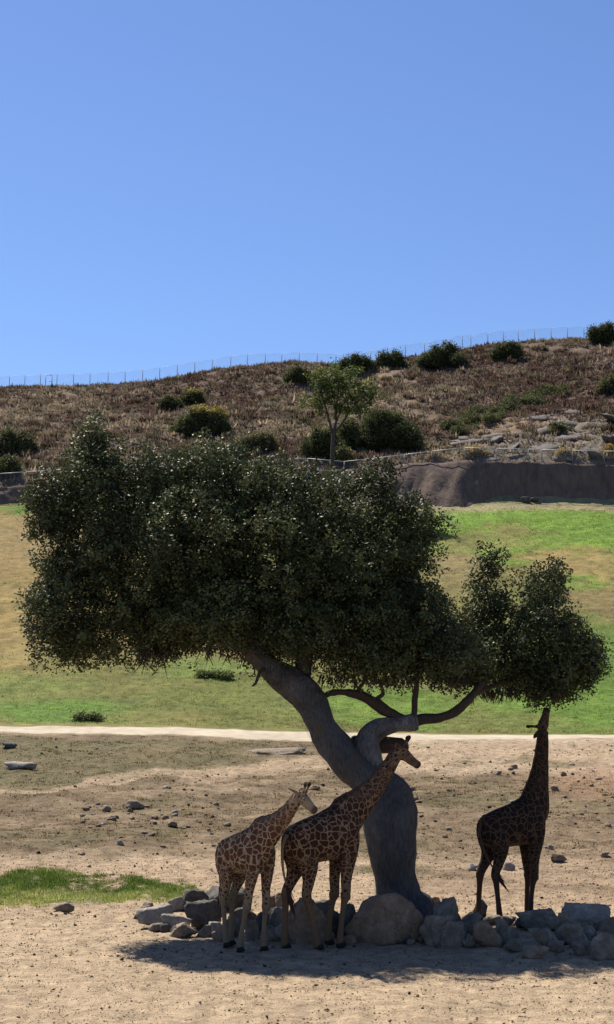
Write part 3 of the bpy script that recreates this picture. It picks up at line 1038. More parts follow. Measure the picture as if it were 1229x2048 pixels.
# ------------------------------------------------------------------ boulders and stones
def rock_mesh(name, w, d, h, seed, planes=13, sub=4, rough=.03, flat=0.0):
    rs = np.random.RandomState(seed)
    bm = bmesh.new()
    bmesh.ops.create_icosphere(bm, subdivisions=sub, radius=1)
    me = bpy.data.meshes.new(name); bm.to_mesh(me); bm.free()
    n = len(me.vertices)
    co = np.zeros(n*3, np.float32); me.vertices.foreach_get('co', co); co = co.reshape(-1, 3).astype(float)
    nr = rs.normal(size=(planes, 3)); nr /= np.linalg.norm(nr, axis=1)[:, None]
    nr = np.concatenate([nr, [[0, 0, 1], [0, 0, -1], [.2, -.95, .25]]]); nr /= np.linalg.norm(nr, axis=1)[:, None]
    dist = np.concatenate([rs.uniform(.55, 1.0, planes), [.8 - flat*.3, .75, .85]])
    dot = co @ nr.T
    r = np.where(dot > .05, dist/np.maximum(dot, .05), 9.0)
    kk = 70.0
    rr = -np.log(np.exp(-kk*np.minimum(r, 3)).sum(1))/kk
    co = co*rr[:, None]
    co += co*(.09*fbm(co[:, 0]*2+seed, co[:, 1]*2, co[:, 2]*2, n=4) + rough*fbm(co[:, 0]*9+seed, co[:, 1]*9, co[:, 2]*9, n=3))[:, None]
    mn, mx = co.min(0), co.max(0)
    co = (co - (mn+mx)/2)/(mx-mn)*np.array([w, d, h])
    co[:, :2] *= (1 + .20*(-co[:, 2:3]/h))
    co[:, 2] += h*.5
    me.vertices.foreach_set('co', co.astype(np.float32).ravel())
    me.polygons.foreach_set('use_smooth', np.ones(len(me.polygons), bool))
    me.update()
    return me


RING = [   # left, right, top, base row, material, label, depth factor
    (268, 308, 1811, 1842, 'rock_tan', 'small tan stone tucked behind the pale boulder at the left end of the rock ring'),
    (272, 346, 1813, 1860, 'rock_pale', 'pale smooth boulder at the left end of the rock ring'),
    (335, 372, 1797, 1826, 'rock_pale', 'whitish flat stone lit by the sun behind the left pile'),
    (364, 416, 1777, 1822, 'rock_dark', 'dark slate boulder at the back left of the rock pile'),
    (397, 486, 1777, 1826, 'rock_dark', 'dark rounded boulder behind the legs of the left giraffe'),
    (366, 447, 1802, 1862, 'rock_dark', 'dark boulder with sharp top edge left of the left giraffe'),
    (321, 380, 1832, 1866, 'rock_pale', 'pale flat stone between the pale boulder and the dark boulder'),
    (340, 393, 1848, 1878, 'rock_tan', 'angular tan stone at the front of the left pile'),
    (394, 420, 1852, 1878, 'rock_grey', 'little grey stone left of the hind hooves of the left giraffe'),
    (416, 450, 1846, 1872, 'rock_pale', 'pale stone directly behind the hind legs of the left giraffe'),
    (446, 486, 1838, 1876, 'rock_tan', 'tan stone seen between the legs of the left giraffe'),
    (455, 500, 1818, 1848, 'rock_dark', 'dark stone at the back between the two left giraffe forelegs'),
    (484, 518, 1840, 1882, 'rock_grey', 'grey upright stone behind the forelegs of the left giraffe'),
    (505, 535, 1828, 1868, 'rock_dark', 'dark wedge stone right of the left giraffe forelegs'),
    (528, 572, 1818, 1862, 'rock_grey', 'grey block with flat slanted top between the two left giraffes'),
    (524, 572, 1852, 1886, 'rock_grey', 'low grey stone at the front between the two left giraffes'),
    (532, 552, 1793, 1822, 'rock_brown', 'small brown upright stone at the back between the two left giraffes'),
    (551, 577, 1790, 1824, 'rock_tan', 'small tan upright stone by the tail of the middle giraffe'),
    (556, 602, 1844, 1884, 'rock_pale', 'pale slanted slab at the hind hoof of the middle giraffe'),
    (580, 664, 1798, 1890, 'rock_brown', 'large brown boulder behind the hind legs of the middle giraffe'),
    (622, 668, 1806, 1856, 'rock_dark', 'dark blue grey stone behind the forelegs of the middle giraffe'),
    (655, 690, 1828, 1880, 'rock_dark', 'dark stone between the forelegs of the middle giraffe'),
    (682, 722, 1812, 1886, 'rock_dark', 'dark steep stone leaning on the huge brown boulder'),
    (703, 856, 1794, 1892, 'rock_brown', 'huge rounded brown boulder in front of the oak trunk'),
    (842, 912, 1832, 1894, 'rock_grey', 'grey boulder right of the huge brown boulder'),
    (872, 924, 1799, 1866, 'rock_grey', 'tall grey slab leaning behind the stone right of the huge boulder'),
    (938, 976, 1799, 1836, 'rock_dark', 'dark pointed stone behind the ring by the hind hoof of the right giraffe'),
    (884, 942, 1846, 1896, 'rock_grey', 'rounded grey boulder at the front of the right part of the ring'),
    (920, 968, 1828, 1866, 'rock_grey', 'grey stone behind the rounded grey boulder'),
    (938, 960, 1852, 1890, 'rock_grey', 'narrow grey stone wedged between two front boulders'),
    (950, 1004, 1846, 1897, 'rock_brown', 'brownish triangular boulder at the front of the ring'),
    (990, 1036, 1838, 1888, 'rock_grey', 'upright grey boulder right of the triangular one'),
    (1003, 1040, 1834, 1854, 'rock_tan', 'small tan stone at the front hooves of the right giraffe'),
    (965, 1010, 1832, 1852, 'rock_grey', 'grey flat stone at the near hind hoof of the right giraffe'),
    (1036, 1126, 1826, 1868, 'rock_grey', 'big grey flat topped boulder under the right giraffe'),
    (1112, 1142, 1830, 1880, 'rock_grey', 'grey stone right of the flat topped boulder'),
    (1058, 1118, 1860, 1900, 'rock_grey', 'squarish grey boulder above the sunlit slab'),
    (1044, 1100, 1893, 1921, 'rock_tan', 'tan slab lying alone in front of the ring in the sun'),
    (1012, 1048, 1884, 1908, 'rock_grey', 'low grey stone left of the sunlit slab'),
    (1126, 1224, 1812, 1866, 'rock_pale', 'large pale boulder at the right end of the ring'),
    (1124, 1182, 1846, 1894, 'rock_grey', 'grey jagged boulder below the large pale boulder'),
    (1165, 1206, 1842, 1868, 'rock_tan', 'small tan stone on the pile at the right edge'),
    (1196, 1262, 1838, 1878, 'rock_brown', 'brown stone cut by the right edge of the picture'),
    (1146, 1196, 1882, 1914, 'rock_grey', 'grey slab at the right front of the ring'),
    (1185, 1250, 1872, 1922, 'rock_grey', 'grey boulder at the lower right corner of the ring'),
    (1168, 1192, 1862, 1884, 'rock_pale', 'pale cobble in the hollow of the right pile'),
    (1192, 1212, 1868, 1886, 'rock_pale', 'whitish cobble beside the right edge of the pile'),
    (1098, 1132, 1884, 1908, 'rock_grey', 'small grey stone right of the sunlit slab'),
]


def place_rock(name, l, r, t, b, mat, label, cat, seed, group=None, planes=13, sub=4, flat=0., dep=None, hmin=.0):
    g = ground_hit((l+r)/2, b-2)
    D = g.y
    mpp = D/(FPX*.985)
    w = (r-l)*mpp
    d = dep if dep else min(max(w*.72, .25), 1.15)
    # what the depth of the top adds to its height in the picture
    view = 5.0/D
    h = max((b-t)*mpp - d*.5*view, .3*w*0 + .12, hmin)
    me = rock_mesh(name, w*1.04, d, h*1.12, seed, planes, sub, .05, flat)
    o = link(name, me, M[mat])
    o.location = (g.x, g.y + d*.42, ground_z(g.x, g.y + d*.42) - h*.14)
    rr = random.Random(seed)
    o.rotation_euler = (rr.uniform(-.12, .12), rr.uniform(-.16, .16), rr.uniform(-.25, .25))
    tag(o, label, cat, group)
    return o


for i, (l, r, t, b, mat, lab) in enumerate(RING):
    place_rock('boulder', l, r, t, b, mat, lab, 'rock', 100+i, 'rocks ringed round the foot of the oak', 9 if r-l > 70 else 11)


def loose_rocks():
    items = [
        (108, 144, 1808, 1827, 'rock_tan', 'lone brown stone on the bare ground left of the rock ring'),
        (251, 287, 1606, 1622, 'rock_tan', 'oblong tan stone, the largest on the brown slope at the left'),
        (204, 222, 1614, 1626, 'rock_tan', 'tan stone left of the oblong stone on the slope'),
        (252, 266, 1618, 1626, 'rock_brown', 'brown cobble just below the oblong stone'),
        (302, 316, 1632, 1641, 'rock_tan', 'tan cobble right of and below the oblong stone'),
        (324, 338, 1633, 1641, 'rock_brown', 'dark brown cobble in the loose row right of the oblong stone'),
        (334, 354, 1646, 1657, 'rock_tan', 'rounded tan stone lowest in the group by the oblong stone'),
        (233, 248, 1682, 1693, 'rock_pale', 'whitish stone on the lower slope at the left'),
        (1103, 1134, 1712, 1727, 'rock_brown', 'brown stone on the ground right of the right giraffe'),
        (938, 960, 1730, 1744, 'rock_pale', 'pale round stone left of the right giraffe hind legs'),
        (1005, 1032, 1726, 1744, 'rock_pale', 'pale stone seen between the legs of the right giraffe'),
        (1046, 1062, 1732, 1744, 'rock_pale', 'pale stone just behind the forelegs of the right giraffe'),
        (1097, 1108, 1692, 1702, 'rock_pale', 'small pale stone beside the chest of the right giraffe'),
        (1102, 1120, 1574, 1584, 'rock_brown', 'dark stone right of the neck of the right giraffe'),
        (992, 1006, 1544, 1553, 'rock_tan', 'tan stone stacked on the slope left of the right giraffe neck'),
        (1021, 1036, 1531, 1540, 'rock_brown', 'rounded brown stone nearest the track left of the right giraffe neck'),
        (1122, 1134, 1546, 1555, 'rock_brown', 'small dark stone on the reddish bank'),
        (820, 832, 1576, 1584, 'rock_tan', 'tan cobble right of the head of the middle giraffe'),
        (1203, 1222, 1707, 1717, 'rock_tan', 'tan stone by the right edge behind the ring'),
        (858, 882, 1800, 1816, 'rock_brown', 'brown stone at the root of the oak'),
        (1042, 1062, 998, 1009, 'rock_dark', 'dark rock heap stone at the foot of the retaining wall'),
        (1058, 1080, 1000, 1009, 'rock_dark', 'dark stone right half of the heap below the retaining wall'),
        (0, 34, 1490, 1500, 'rock_dark', 'dark soil patch at the left edge below the road, built as a flat rock'),  # stands in for a patch of dark soil
        (8, 66, 1526, 1540, 'rock_pale', 'pale earthy mound stone at the left edge'),
        (392, 420, 1346, 1357, 'rock_dark', 'dark stone under the shrub on the lawn left of the oak trunk'),
        (610, 640, 1573, 1582, 'rock_brown', 'dark broken branch like stone between the left giraffe head and trunk'),
    ]
    for i, (l, r, t, b, mat, lab) in enumerate(items):
        place_rock('stone', l, r, t, b, mat, lab, 'stone', 300+i, None, 11, 3, .2)
    # the long grey log-like rock beside the road, half buried
    place_rock('outcrop_rock', 486, 622, 1486, 1511, 'rock_grey', 'long low grey rock in the grass beside the road left of the trunk', 'rock', 401, None, 16, 4, .4, 3.0).location.z -= .35
    # stones scattered over the slope: alike, one object each
    protos = [rock_mesh('stone', 1, .8, .55, 500+i, 10, 2, .03, .1) for i in range(10)]
    mats = ['rock_tan', 'rock_brown', 'rock_tan', 'rock_pale', 'rock_brown', 'rock_tan', 'rock_grey', 'rock_tan', 'rock_brown', 'rock_pale']
    for me, m_ in zip(protos, mats): me.materials.append(M[m_])
    rng = random.Random(9)
    n = 0
    while n < 150:
        if rng.random() < .55:
            px, py = rng.uniform(150, 470), rng.gauss(1645, 32)
        else:
            px, py = rng.uniform(810, 1225), rng.gauss(1610, 55)
        if not (1530 < py < 1765): continue
        g = ground_hit(px, py)
        s = rng.choice([.10, .13, .16, .2, .26]) * g.y/50
        pi = rng.randrange(10)
        hue = {'rock_tan': 'tan', 'rock_brown': 'brown', 'rock_pale': 'pale', 'rock_grey': 'grey'}[mats[pi]]
        o = link('stone', protos[pi])
        o.location = (g.x, g.y, g.z - s*.08); o.rotation_euler = (0, 0, rng.uniform(0, 6.28)); o.scale = (s, s, s*rng.uniform(.6, 1.0))
        left = px < 600
        big = 'larger' if s > .16*g.y/50 else 'small'
        where = ('upper' if py < 1620 else 'lower') + (' brown slope left of the oak' if left else ' bare slope right of the oak')
        tag(o, big + ' ' + hue + ' loose stone lying on the ' + where, 'stone', 'loose stones strewn left of the oak' if left else 'loose stones strewn right of the oak')
        n += 1
    # pebbles, clods and droppings nobody could count
    V, F, K = [], [], []
    base = np.array([(1, 0, 0), (-1, 0, 0), (0, 1, 0), (0, -1, 0), (0, 0, .8), (0, 0, -.6)], float)
    bf = np.array([(0, 2, 4), (2, 1, 4), (1, 3, 4), (3, 0, 4), (2, 0, 5), (1, 2, 5), (3, 1, 5), (0, 3, 5)])
    rs = np.random.RandomState(21)
    n = 12000
    Y = np.exp(rs.uniform(math.log(22), math.log(84), n)); x = rs.uniform(-.23, .23, n)*Y
    s = rs.uniform(.006, .017, n)*np.clip(Y/28, .9, 3.0)*(1 + 1.6*(rs.rand(n) < .05))
    z = terrain(x, Y)
    ang = rs.uniform(0, 6.28, n)
    sc = rs.uniform(.6, 1.3, (n, 3))*s[:, None]
    P = base[None]*sc[:, None, :] + rs.normal(size=(n, 6, 3))*(s*.18)[:, None, None]
    ca, sa = np.cos(ang)[:, None], np.sin(ang)[:, None]
    Q = np.stack([P[..., 0]*ca - P[..., 1]*sa + x[:, None], P[..., 0]*sa + P[..., 1]*ca + Y[:, None], P[..., 2] + (z + s*.3)[:, None]], -1)
    pal = np.array([(.17, .125, .085), (.10, .07, .048), (.24, .19, .14), (.05, .036, .028), (.13, .098, .068)])
    cols = np.repeat(pal[rs.randint(0, 5, n)], 6, 0)
    f = (bf[None] + (np.arange(n)*6)[:, None, None]).reshape(-1, 3)
    n2 = 20000
    Y2 = np.exp(rs.uniform(math.log(21.5), math.log(50), n2)); x2 = rs.uniform(-.23, .23, n2)*Y2
    s2 = rs.uniform(.006, .015, n2)*np.clip(Y2/28, .8, 1.5)*(1 + 1.2*(rs.rand(n2) < .06))
    z2 = terrain(x2, Y2)
    c2 = ground_colours(x2, Y2, z2)*rs.uniform(.8, 1.15, (n2, 1))
    P2 = base[None]*(rs.uniform(.6, 1.5, (n2, 3))*s2[:, None])[:, None, :] + rs.normal(size=(n2, 6, 3))*(s2*.2)[:, None, None]
    P2 = P2 + np.stack([x2, Y2, z2 + s2*.1], -1)[:, None, :]
    f2 = (bf[None] + (np.arange(n2)*6)[:, None, None]).reshape(-1, 3)
    tag(link('dirt_clods', mesh_np('dirt_clods', P2.reshape(-1, 3), f2, False, np.repeat(c2, 6, 0)), M['grass']), kind='stuff')
    tag(link('pebbles', mesh_np('pebbles', Q.reshape(-1, 3), f, False, cols), M['grass']), kind='stuff')


loose_rocks()


def build_outcrop():
    g = ground_hit(1120, 880)
    root = empty('rock_outcrop', g)
    tag(root, 'bare grey bedded rock face on the hillside above the right end of the wall', 'rock face')
    protos = [rock_mesh('ledge', 1, 1, 1, 700+i, 9, 2, .02, .5) for i in range(8)]
    for me in protos: me.materials.append(M['rock_strata'])
    rng = random.Random(14)
    n = 0
    while n < 34:
        px, py = rng.uniform(800, 1300), rng.uniform(812, 918)
        top = np.interp(px, [800, 930, 1060, 1229], [908, 868, 836, 816])
        if py < top or (px > 1150 and rng.random() < .3): continue
        p = ground_hit(px, py)
        o = link('ledge', protos[rng.randrange(8)], None, root)
        o.location = p - g - Vector((0, 0, rng.uniform(.72, .92)))
        lg = rng.uniform(2.0, 6.5)
        o.scale = (lg, rng.uniform(2.5, 4.5), rng.uniform(.7, 1.1))
        o.rotation_euler = (rng.uniform(.20, .36), rng.gauss(-.13, .13) if px < 1130 else rng.gauss(.2, .2), rng.gauss(.1, .25))
        n += 1


build_outcrop()


def fill_ring():
    rng = random.Random(23)
    for k in range(64):
        px = rng.uniform(300, 1229)
        py = rng.uniform(1838, 1884) if px < 690 else rng.uniform(1846, 1898)
        if 700 < px < 850: py = rng.uniform(1886, 1895)
        w = rng.uniform(14, 34)
        mt = rng.choice(['rock_grey', 'rock_dark', 'rock_tan', 'rock_grey', 'rock_brown'])
        spot = 'behind the legs of the two left giraffes' if px < 700 else ('along the foot of the huge brown boulder' if px < 850 else ('below the right giraffe' if px < 1060 else 'in the right end of the ring'))
        if px < 430: spot = 'in the pile at the left end of the ring'
        place_rock('stone', px-w/2, px+w/2, py-w*rng.uniform(.5, .9), py, mt,
                   'small ' + mt[5:] + ' stone wedged between boulders ' + spot, 'stone', 800+k, 'small stones filling the gaps of the ring', 9, 2)


fill_ring()


# ------------------------------------------------------------------ hill bushes and the sapling
LEAF_TONE = {'bush_leaf': (.072, .082, .036), 'olive_leaf': (.095, .10, .048), 'sapling_leaf': (.10, .125, .045), 'straw': (.27, .215, .115), 'gold': (.26, .17, .05)}
M['shrub_leaf'] = leaf_mat('shrub_leaves', (1, 1, 1), (1, 1, 1), 0.65, 0.1, 0.25, True)


def make_bush(name, l, r, t, b, label, cat='bush', mat='bush_leaf', seed=0, lumps=9, group=None, leaf=.22, dens=5.0, bloom=None, D=None, per=22, depth=.8):
    g = ground_hit((l+r)/2, b-2) if D is None else None
    D = D or g.y
    mpp = D/(FPX*.985)
    base = Vector((at((l+r)/2, b, D).x, D, 0)); base.z = ground_z(base.x, D)
    w, h = (r-l)*mpp, (b-t)*mpp
    root = empty(name, base)
    tag(root, label, cat, group)
    rs = np.random.RandomState(seed)
    blobs = []
    for i in range(lumps):
        u = -1 + 2*(i + rs.uniform(.1, .9))/lumps
        hx = rs.uniform(.12, .30)*w
        top = h*(1 - .35*abs(u)**2.2)*rs.uniform(.45, 1.0)
        rz = min(h*rs.uniform(.16, .32), top*.5)
        cz = top - rz
        yo = rs.uniform(-.45, .45)*w*.5*depth
        blobs.append((np.array([u*(w*.5 - hx*.6), yo, cz]), (hx*.62, max(hx*.62*depth, .3), rz)))
        blobs.append((np.array([u*(w*.5 - hx*.5), yo, cz*.5]), (hx*.7, max(hx*.7*depth, .3), max(cz*.55, .25))))
    k = max(leaf, .05)
    cl = blob_clusters(blobs, dens, rs, (.72, 1.04), 1.1, .42)
    lv = clusters_to_leaves(cl, per, k*1.35, rs)
    lv[:, 2] = np.maximum(lv[:, 2], -.1)
    v, f = leaf_quads(lv, k*1.25, k*.75, rs, .0, .5)
    hue = np.repeat(rs.uniform(.55, 1.5, len(cl)), per)[:, None]*np.where(np.repeat(rs.rand(len(cl)) < .12, per)[:, None], np.array([[1.35, 1.05, .9]]), np.array([[1., 1., 1.]]))
    tc = np.array(LEAF_TONE[mat])*hue
    tag(link('foliage', mesh_np('foliage', v, f, False, np.repeat(tc, 4, 0)), M['shrub_leaf'], root), kind='stuff')
    if bloom:
        top = cl[(cl[:, 2] > np.quantile(cl[:, 2], bloom)) & (rs.rand(len(cl)) < .8)]
        lv = clusters_to_leaves(top + np.array([0, -k*.5, k*1.2]), 16, k*1.5, rs)
        v, f = leaf_quads(lv, k, k*.7, rs)
        tag(link('bloom', mesh_np('bloom', v, f, False), M['gold'], root), kind='stuff')
    st = MB()
    for i in range(5):
        c, rr = blobs[rs.randint(len(blobs))]
        st.tube([(rs.uniform(-.1, .1)*w, 0, -.2), (c[0]*.6, c[1]*.6, c[2]*.5), tuple(c)], [.09*h/3, .06*h/3, .03*h/3], 6)
    link('stem', st.mesh('stem'), M['stem'], root)
    return root


make_bush('bush', 833, 930, 681, 738, 'big dark green bush on the ridge line left of the two smaller right ones', seed=1)
make_bush('bush', 678, 746, 702, 746, 'dark bush on the ridge directly behind the top of the sapling', seed=2)
make_bush('bush', 746, 812, 700, 736, 'low dark bush on the ridge right of the sapling top', seed=3)
make_bush('bush', 568, 624, 733, 768, 'dark low bush below the ridge left of the sapling', seed=4)
make_bush('bush', 982, 1044, 680, 718, 'dark green bush on the ridge right of the big one', seed=5)
make_bush('bush', 1172, 1250, 645, 688, 'dark bush on the skyline cut by the right edge', seed=6)
make_bush('bush', 342, 460, 808, 872, 'large rounded bush with golden yellow blossom on its top', seed=7, bloom=.93, lumps=11)
make_bush('bush', 318, 366, 793, 824, 'small dark bush left behind the golden topped bush', seed=8)
make_bush('bush', 362, 410, 783, 812, 'small bush with some yellow blossom behind the golden topped bush', seed=9, bloom=.9)
make_bush('bush', 668, 850, 822, 903, 'broad dark green shrub right of the sapling trunk', seed=10, lumps=14)
make_bush('bush', 604, 690, 850, 912, 'mid green bushy shrub left of the sapling trunk', seed=11)
make_bush('bush', -10, 70, 858, 906, 'grey green rounded bush at the left edge half way up the hill', mat='olive_leaf', seed=12)
make_bush('bush', -25, 42, 910, 962, 'very dark bush at the left edge above the wall fence', seed=13)
make_bush('bush', 480, 556, 862, 908, 'dull olive bush above the middle of the oak crown', mat='olive_leaf', seed=14)
make_bush('bush', 1190, 1260, 748, 790, 'bright green bush on the slope at the right edge', mat='olive_leaf', seed=15)

def scrub_band(label, pts, n, seed):
    g = ground_hit(*pts[len(pts)//2])
    root = empty('scrub_patch', g)
    tag(root, label, 'scrub')
    rs = np.random.RandomState(seed)
    P, T = [], []
    for i in range(n):
        t = rs.uniform(0, len(pts)-1); k = min(int(t), len(pts)-2); t -= k
        px = pts[k][0]*(1-t) + pts[k+1][0]*t + rs.normal()*8
        py = pts[k][1]*(1-t) + pts[k+1][1]*t + rs.normal()*7
        c = np.array(ground_hit(px, py) - g)
        r = rs.uniform(.5, 1.15)
        cl = blob_clusters([(c + np.array([0, 0, r*.35]), (r, r, r*.75))], 4.0, rs, (.6, 1.05), 1.1, .4)
        l = clusters_to_leaves(cl, 16, .24, rs)
        P.append(l); T.append(np.tile(np.array([.09, .098, .045])*rs.uniform(.55, 1.45), (len(l), 1)))
    v, f = leaf_quads(np.concatenate(P), .26, .16, rs, 0, .5)
    tag(link('foliage', mesh_np('foliage', v, f, False, np.repeat(np.concatenate(T), 4, 0)), M['shrub_leaf'], root), kind='stuff')


scrub_band('long low green scrub patch slanting up the slope above the bare rock face', [(985, 832), (1030, 815), (1075, 803), (1122, 790)], 46, 16)
scrub_band('low green scrub patch lower left of the longer slanting one', [(905, 858), (945, 845), (985, 832)], 24, 17)
make_bush('bush', 664, 706, 915, 948, 'small rounded green bush at the wall just right of the sapling trunk', mat='olive_leaf', seed=18, lumps=5, D=194.5)
make_bush('bush', 1100, 1132, 846, 872, 'grey shrub growing on the bare rock face', mat='olive_leaf', seed=19, lumps=5)
make_bush('dry_tuft', 926, 982, 903, 926, 'yellow dry grass tuft on the wall top between fence posts', 'grass tuft', 'straw', 20, 5, None, .2, 5, D=193.6)
make_bush('dry_tuft', 1115, 1150, 903, 930, 'yellowish dry tuft behind the wall fence right of the middle', 'grass tuft', 'straw', 21, 4, None, .2, 5, D=193.6)
make_bush('dry_tuft', 1202, 1232, 905, 932, 'orange yellow shrub on the wall top at the right edge', 'shrub', 'gold', 22, 4, None, .2, 5, D=193.6)
make_bush('dry_tuft', 856, 886, 912, 932, 'greenish dry tuft on the wall top above the sloping bank', 'grass tuft', 'straw', 23, 4, None, .18, 4, D=193.6)
make_bush('bush', 384, 472, 1345, 1358, 'low bright green plants round a dark stone on the lawn', 'plant', 'sapling_leaf', 24, 8, None, .12, 5, depth=.5)

make_bush('weed_clump', 142, 210, 1431, 1442, 'dark weed clump in the green grass just above the road at the left', 'plant', 'bush_leaf', 25, 7, None, .12, 5, depth=.5)


def build_sapling():
    D = 178.0
    mpp = D/(FPX*.985)
    base = Vector((at(665, 1010, D).x, D, 0)); base.z = ground_z(base.x, D)

    def P(px, py, dd=0): return at(px, py, D+dd) - base
    root = empty('sapling_tree', base)
    tag(root, 'slender tree with a thin straight trunk standing in front of the hill wall', 'tree')
    tb = MB()
    tb.tube([(0, 0, -.3), P(665, 975), P(665, 920), P(667, 870), P(672, 840)], [.33, .31, .28, .25, .2], 10)
    link('trunk', tb.mesh('trunk'), M['stem'], root)
    for pts, w in (([(667, 872), (660, 845), (652, 815), (640, 780), (632, 750)], .17), ([(671, 842), (674, 810), (678, 775), (668, 745)], .16),
                   ([(669, 868), (685, 845), (705, 815), (730, 790), (745, 775)], .16), ([(672, 845), (690, 800), (705, 770)], .11), ([(656, 830), (635, 810), (615, 800)], .08)):
        b = MB().tube([P(*p) for p in pts], [w*(1-.75*i/(len(pts)-1)) for i in range(len(pts))], 8)
        link('branch', b.mesh('branch'), M['stem'], root)
    bl = [(640, 745, 24, 20), (655, 775, 30, 20), (632, 800, 22, 14), (612, 808, 12, 9), (690, 765, 30, 22), (720, 775, 28, 24), (735, 795, 24, 18), (705, 795, 28, 18), (670, 735, 16, 10), (748, 780, 12, 14), (672, 815, 22, 12), (715, 740, 16, 10), (730, 815, 20, 9), (655, 800, 24, 18), (690, 818, 26, 16), (668, 782, 26, 24), (698, 748, 22, 18), (645, 765, 22, 20), (715, 822, 22, 12), (640, 818, 16, 10), (675, 760, 24, 20)]
    rs = np.random.RandomState(77)
    blobs = [(np.array(P(a, b, rs.uniform(-1, 1))), (c*mpp, c*mpp*.9, d*mpp)) for a, b, c, d in bl]
    cl = blob_clusters(blobs, 1.35, rs, (.25, 1.15), .7, .4)
    lv = clusters_to_leaves(cl, 14, .24, rs)
    v, f = leaf_quads(lv, .28, .19, rs, .3, .3)
    tag(link('crown', mesh_np('crown', v, f, False), M['sapling_leaf'], root), kind='stuff')


build_sapling()


# ------------------------------------------------------------------ dry brush on the hill, grasses
def tufts(name, x, Y, size, cols, blades, rs, mat, spread=.5, thick=.12, lean=.6):
    """a clump of narrow upright blades at every spot"""
    n = len(x)
    z = terrain(x, Y)
    a = rs.uniform(0, 6.28, (n, blades)); rr = np.sqrt(rs.rand(n, blades))*spread*size[:, None]
    bx, by = x[:, None] + np.cos(a)*rr, Y[:, None] + np.sin(a)*rr
    hgt = size[:, None]*rs.uniform(.5, 1.1, (n, blades))*(1 - .5*(rr/(spread*size[:, None]+1e-6))**2)
    lx, ly = np.cos(a)*hgt*lean*rs.rand(n, blades), np.sin(a)*hgt*lean*rs.rand(n, blades)
    t = rs.uniform(0, 6.28, (n, blades)); w = size[:, None]*thick
    tx, ty = np.cos(t)*w, np.sin(t)*w
    zb = (z - .05*size)[:, None] + np.zeros_like(bx)
    V = np.stack([np.stack([bx-tx, by-ty, zb], -1), np.stack([bx+tx, by+ty, zb], -1), np.stack([bx+lx, by+ly, zb+hgt], -1)], 2).reshape(-1, 3)
    F = np.arange(len(V)).reshape(-1, 3)
    cc = np.repeat(cols, blades*3, 0)
    o = link(name, mesh_np(name, V, F, False, cc), mat)
    tag(o, kind='stuff')
    return o


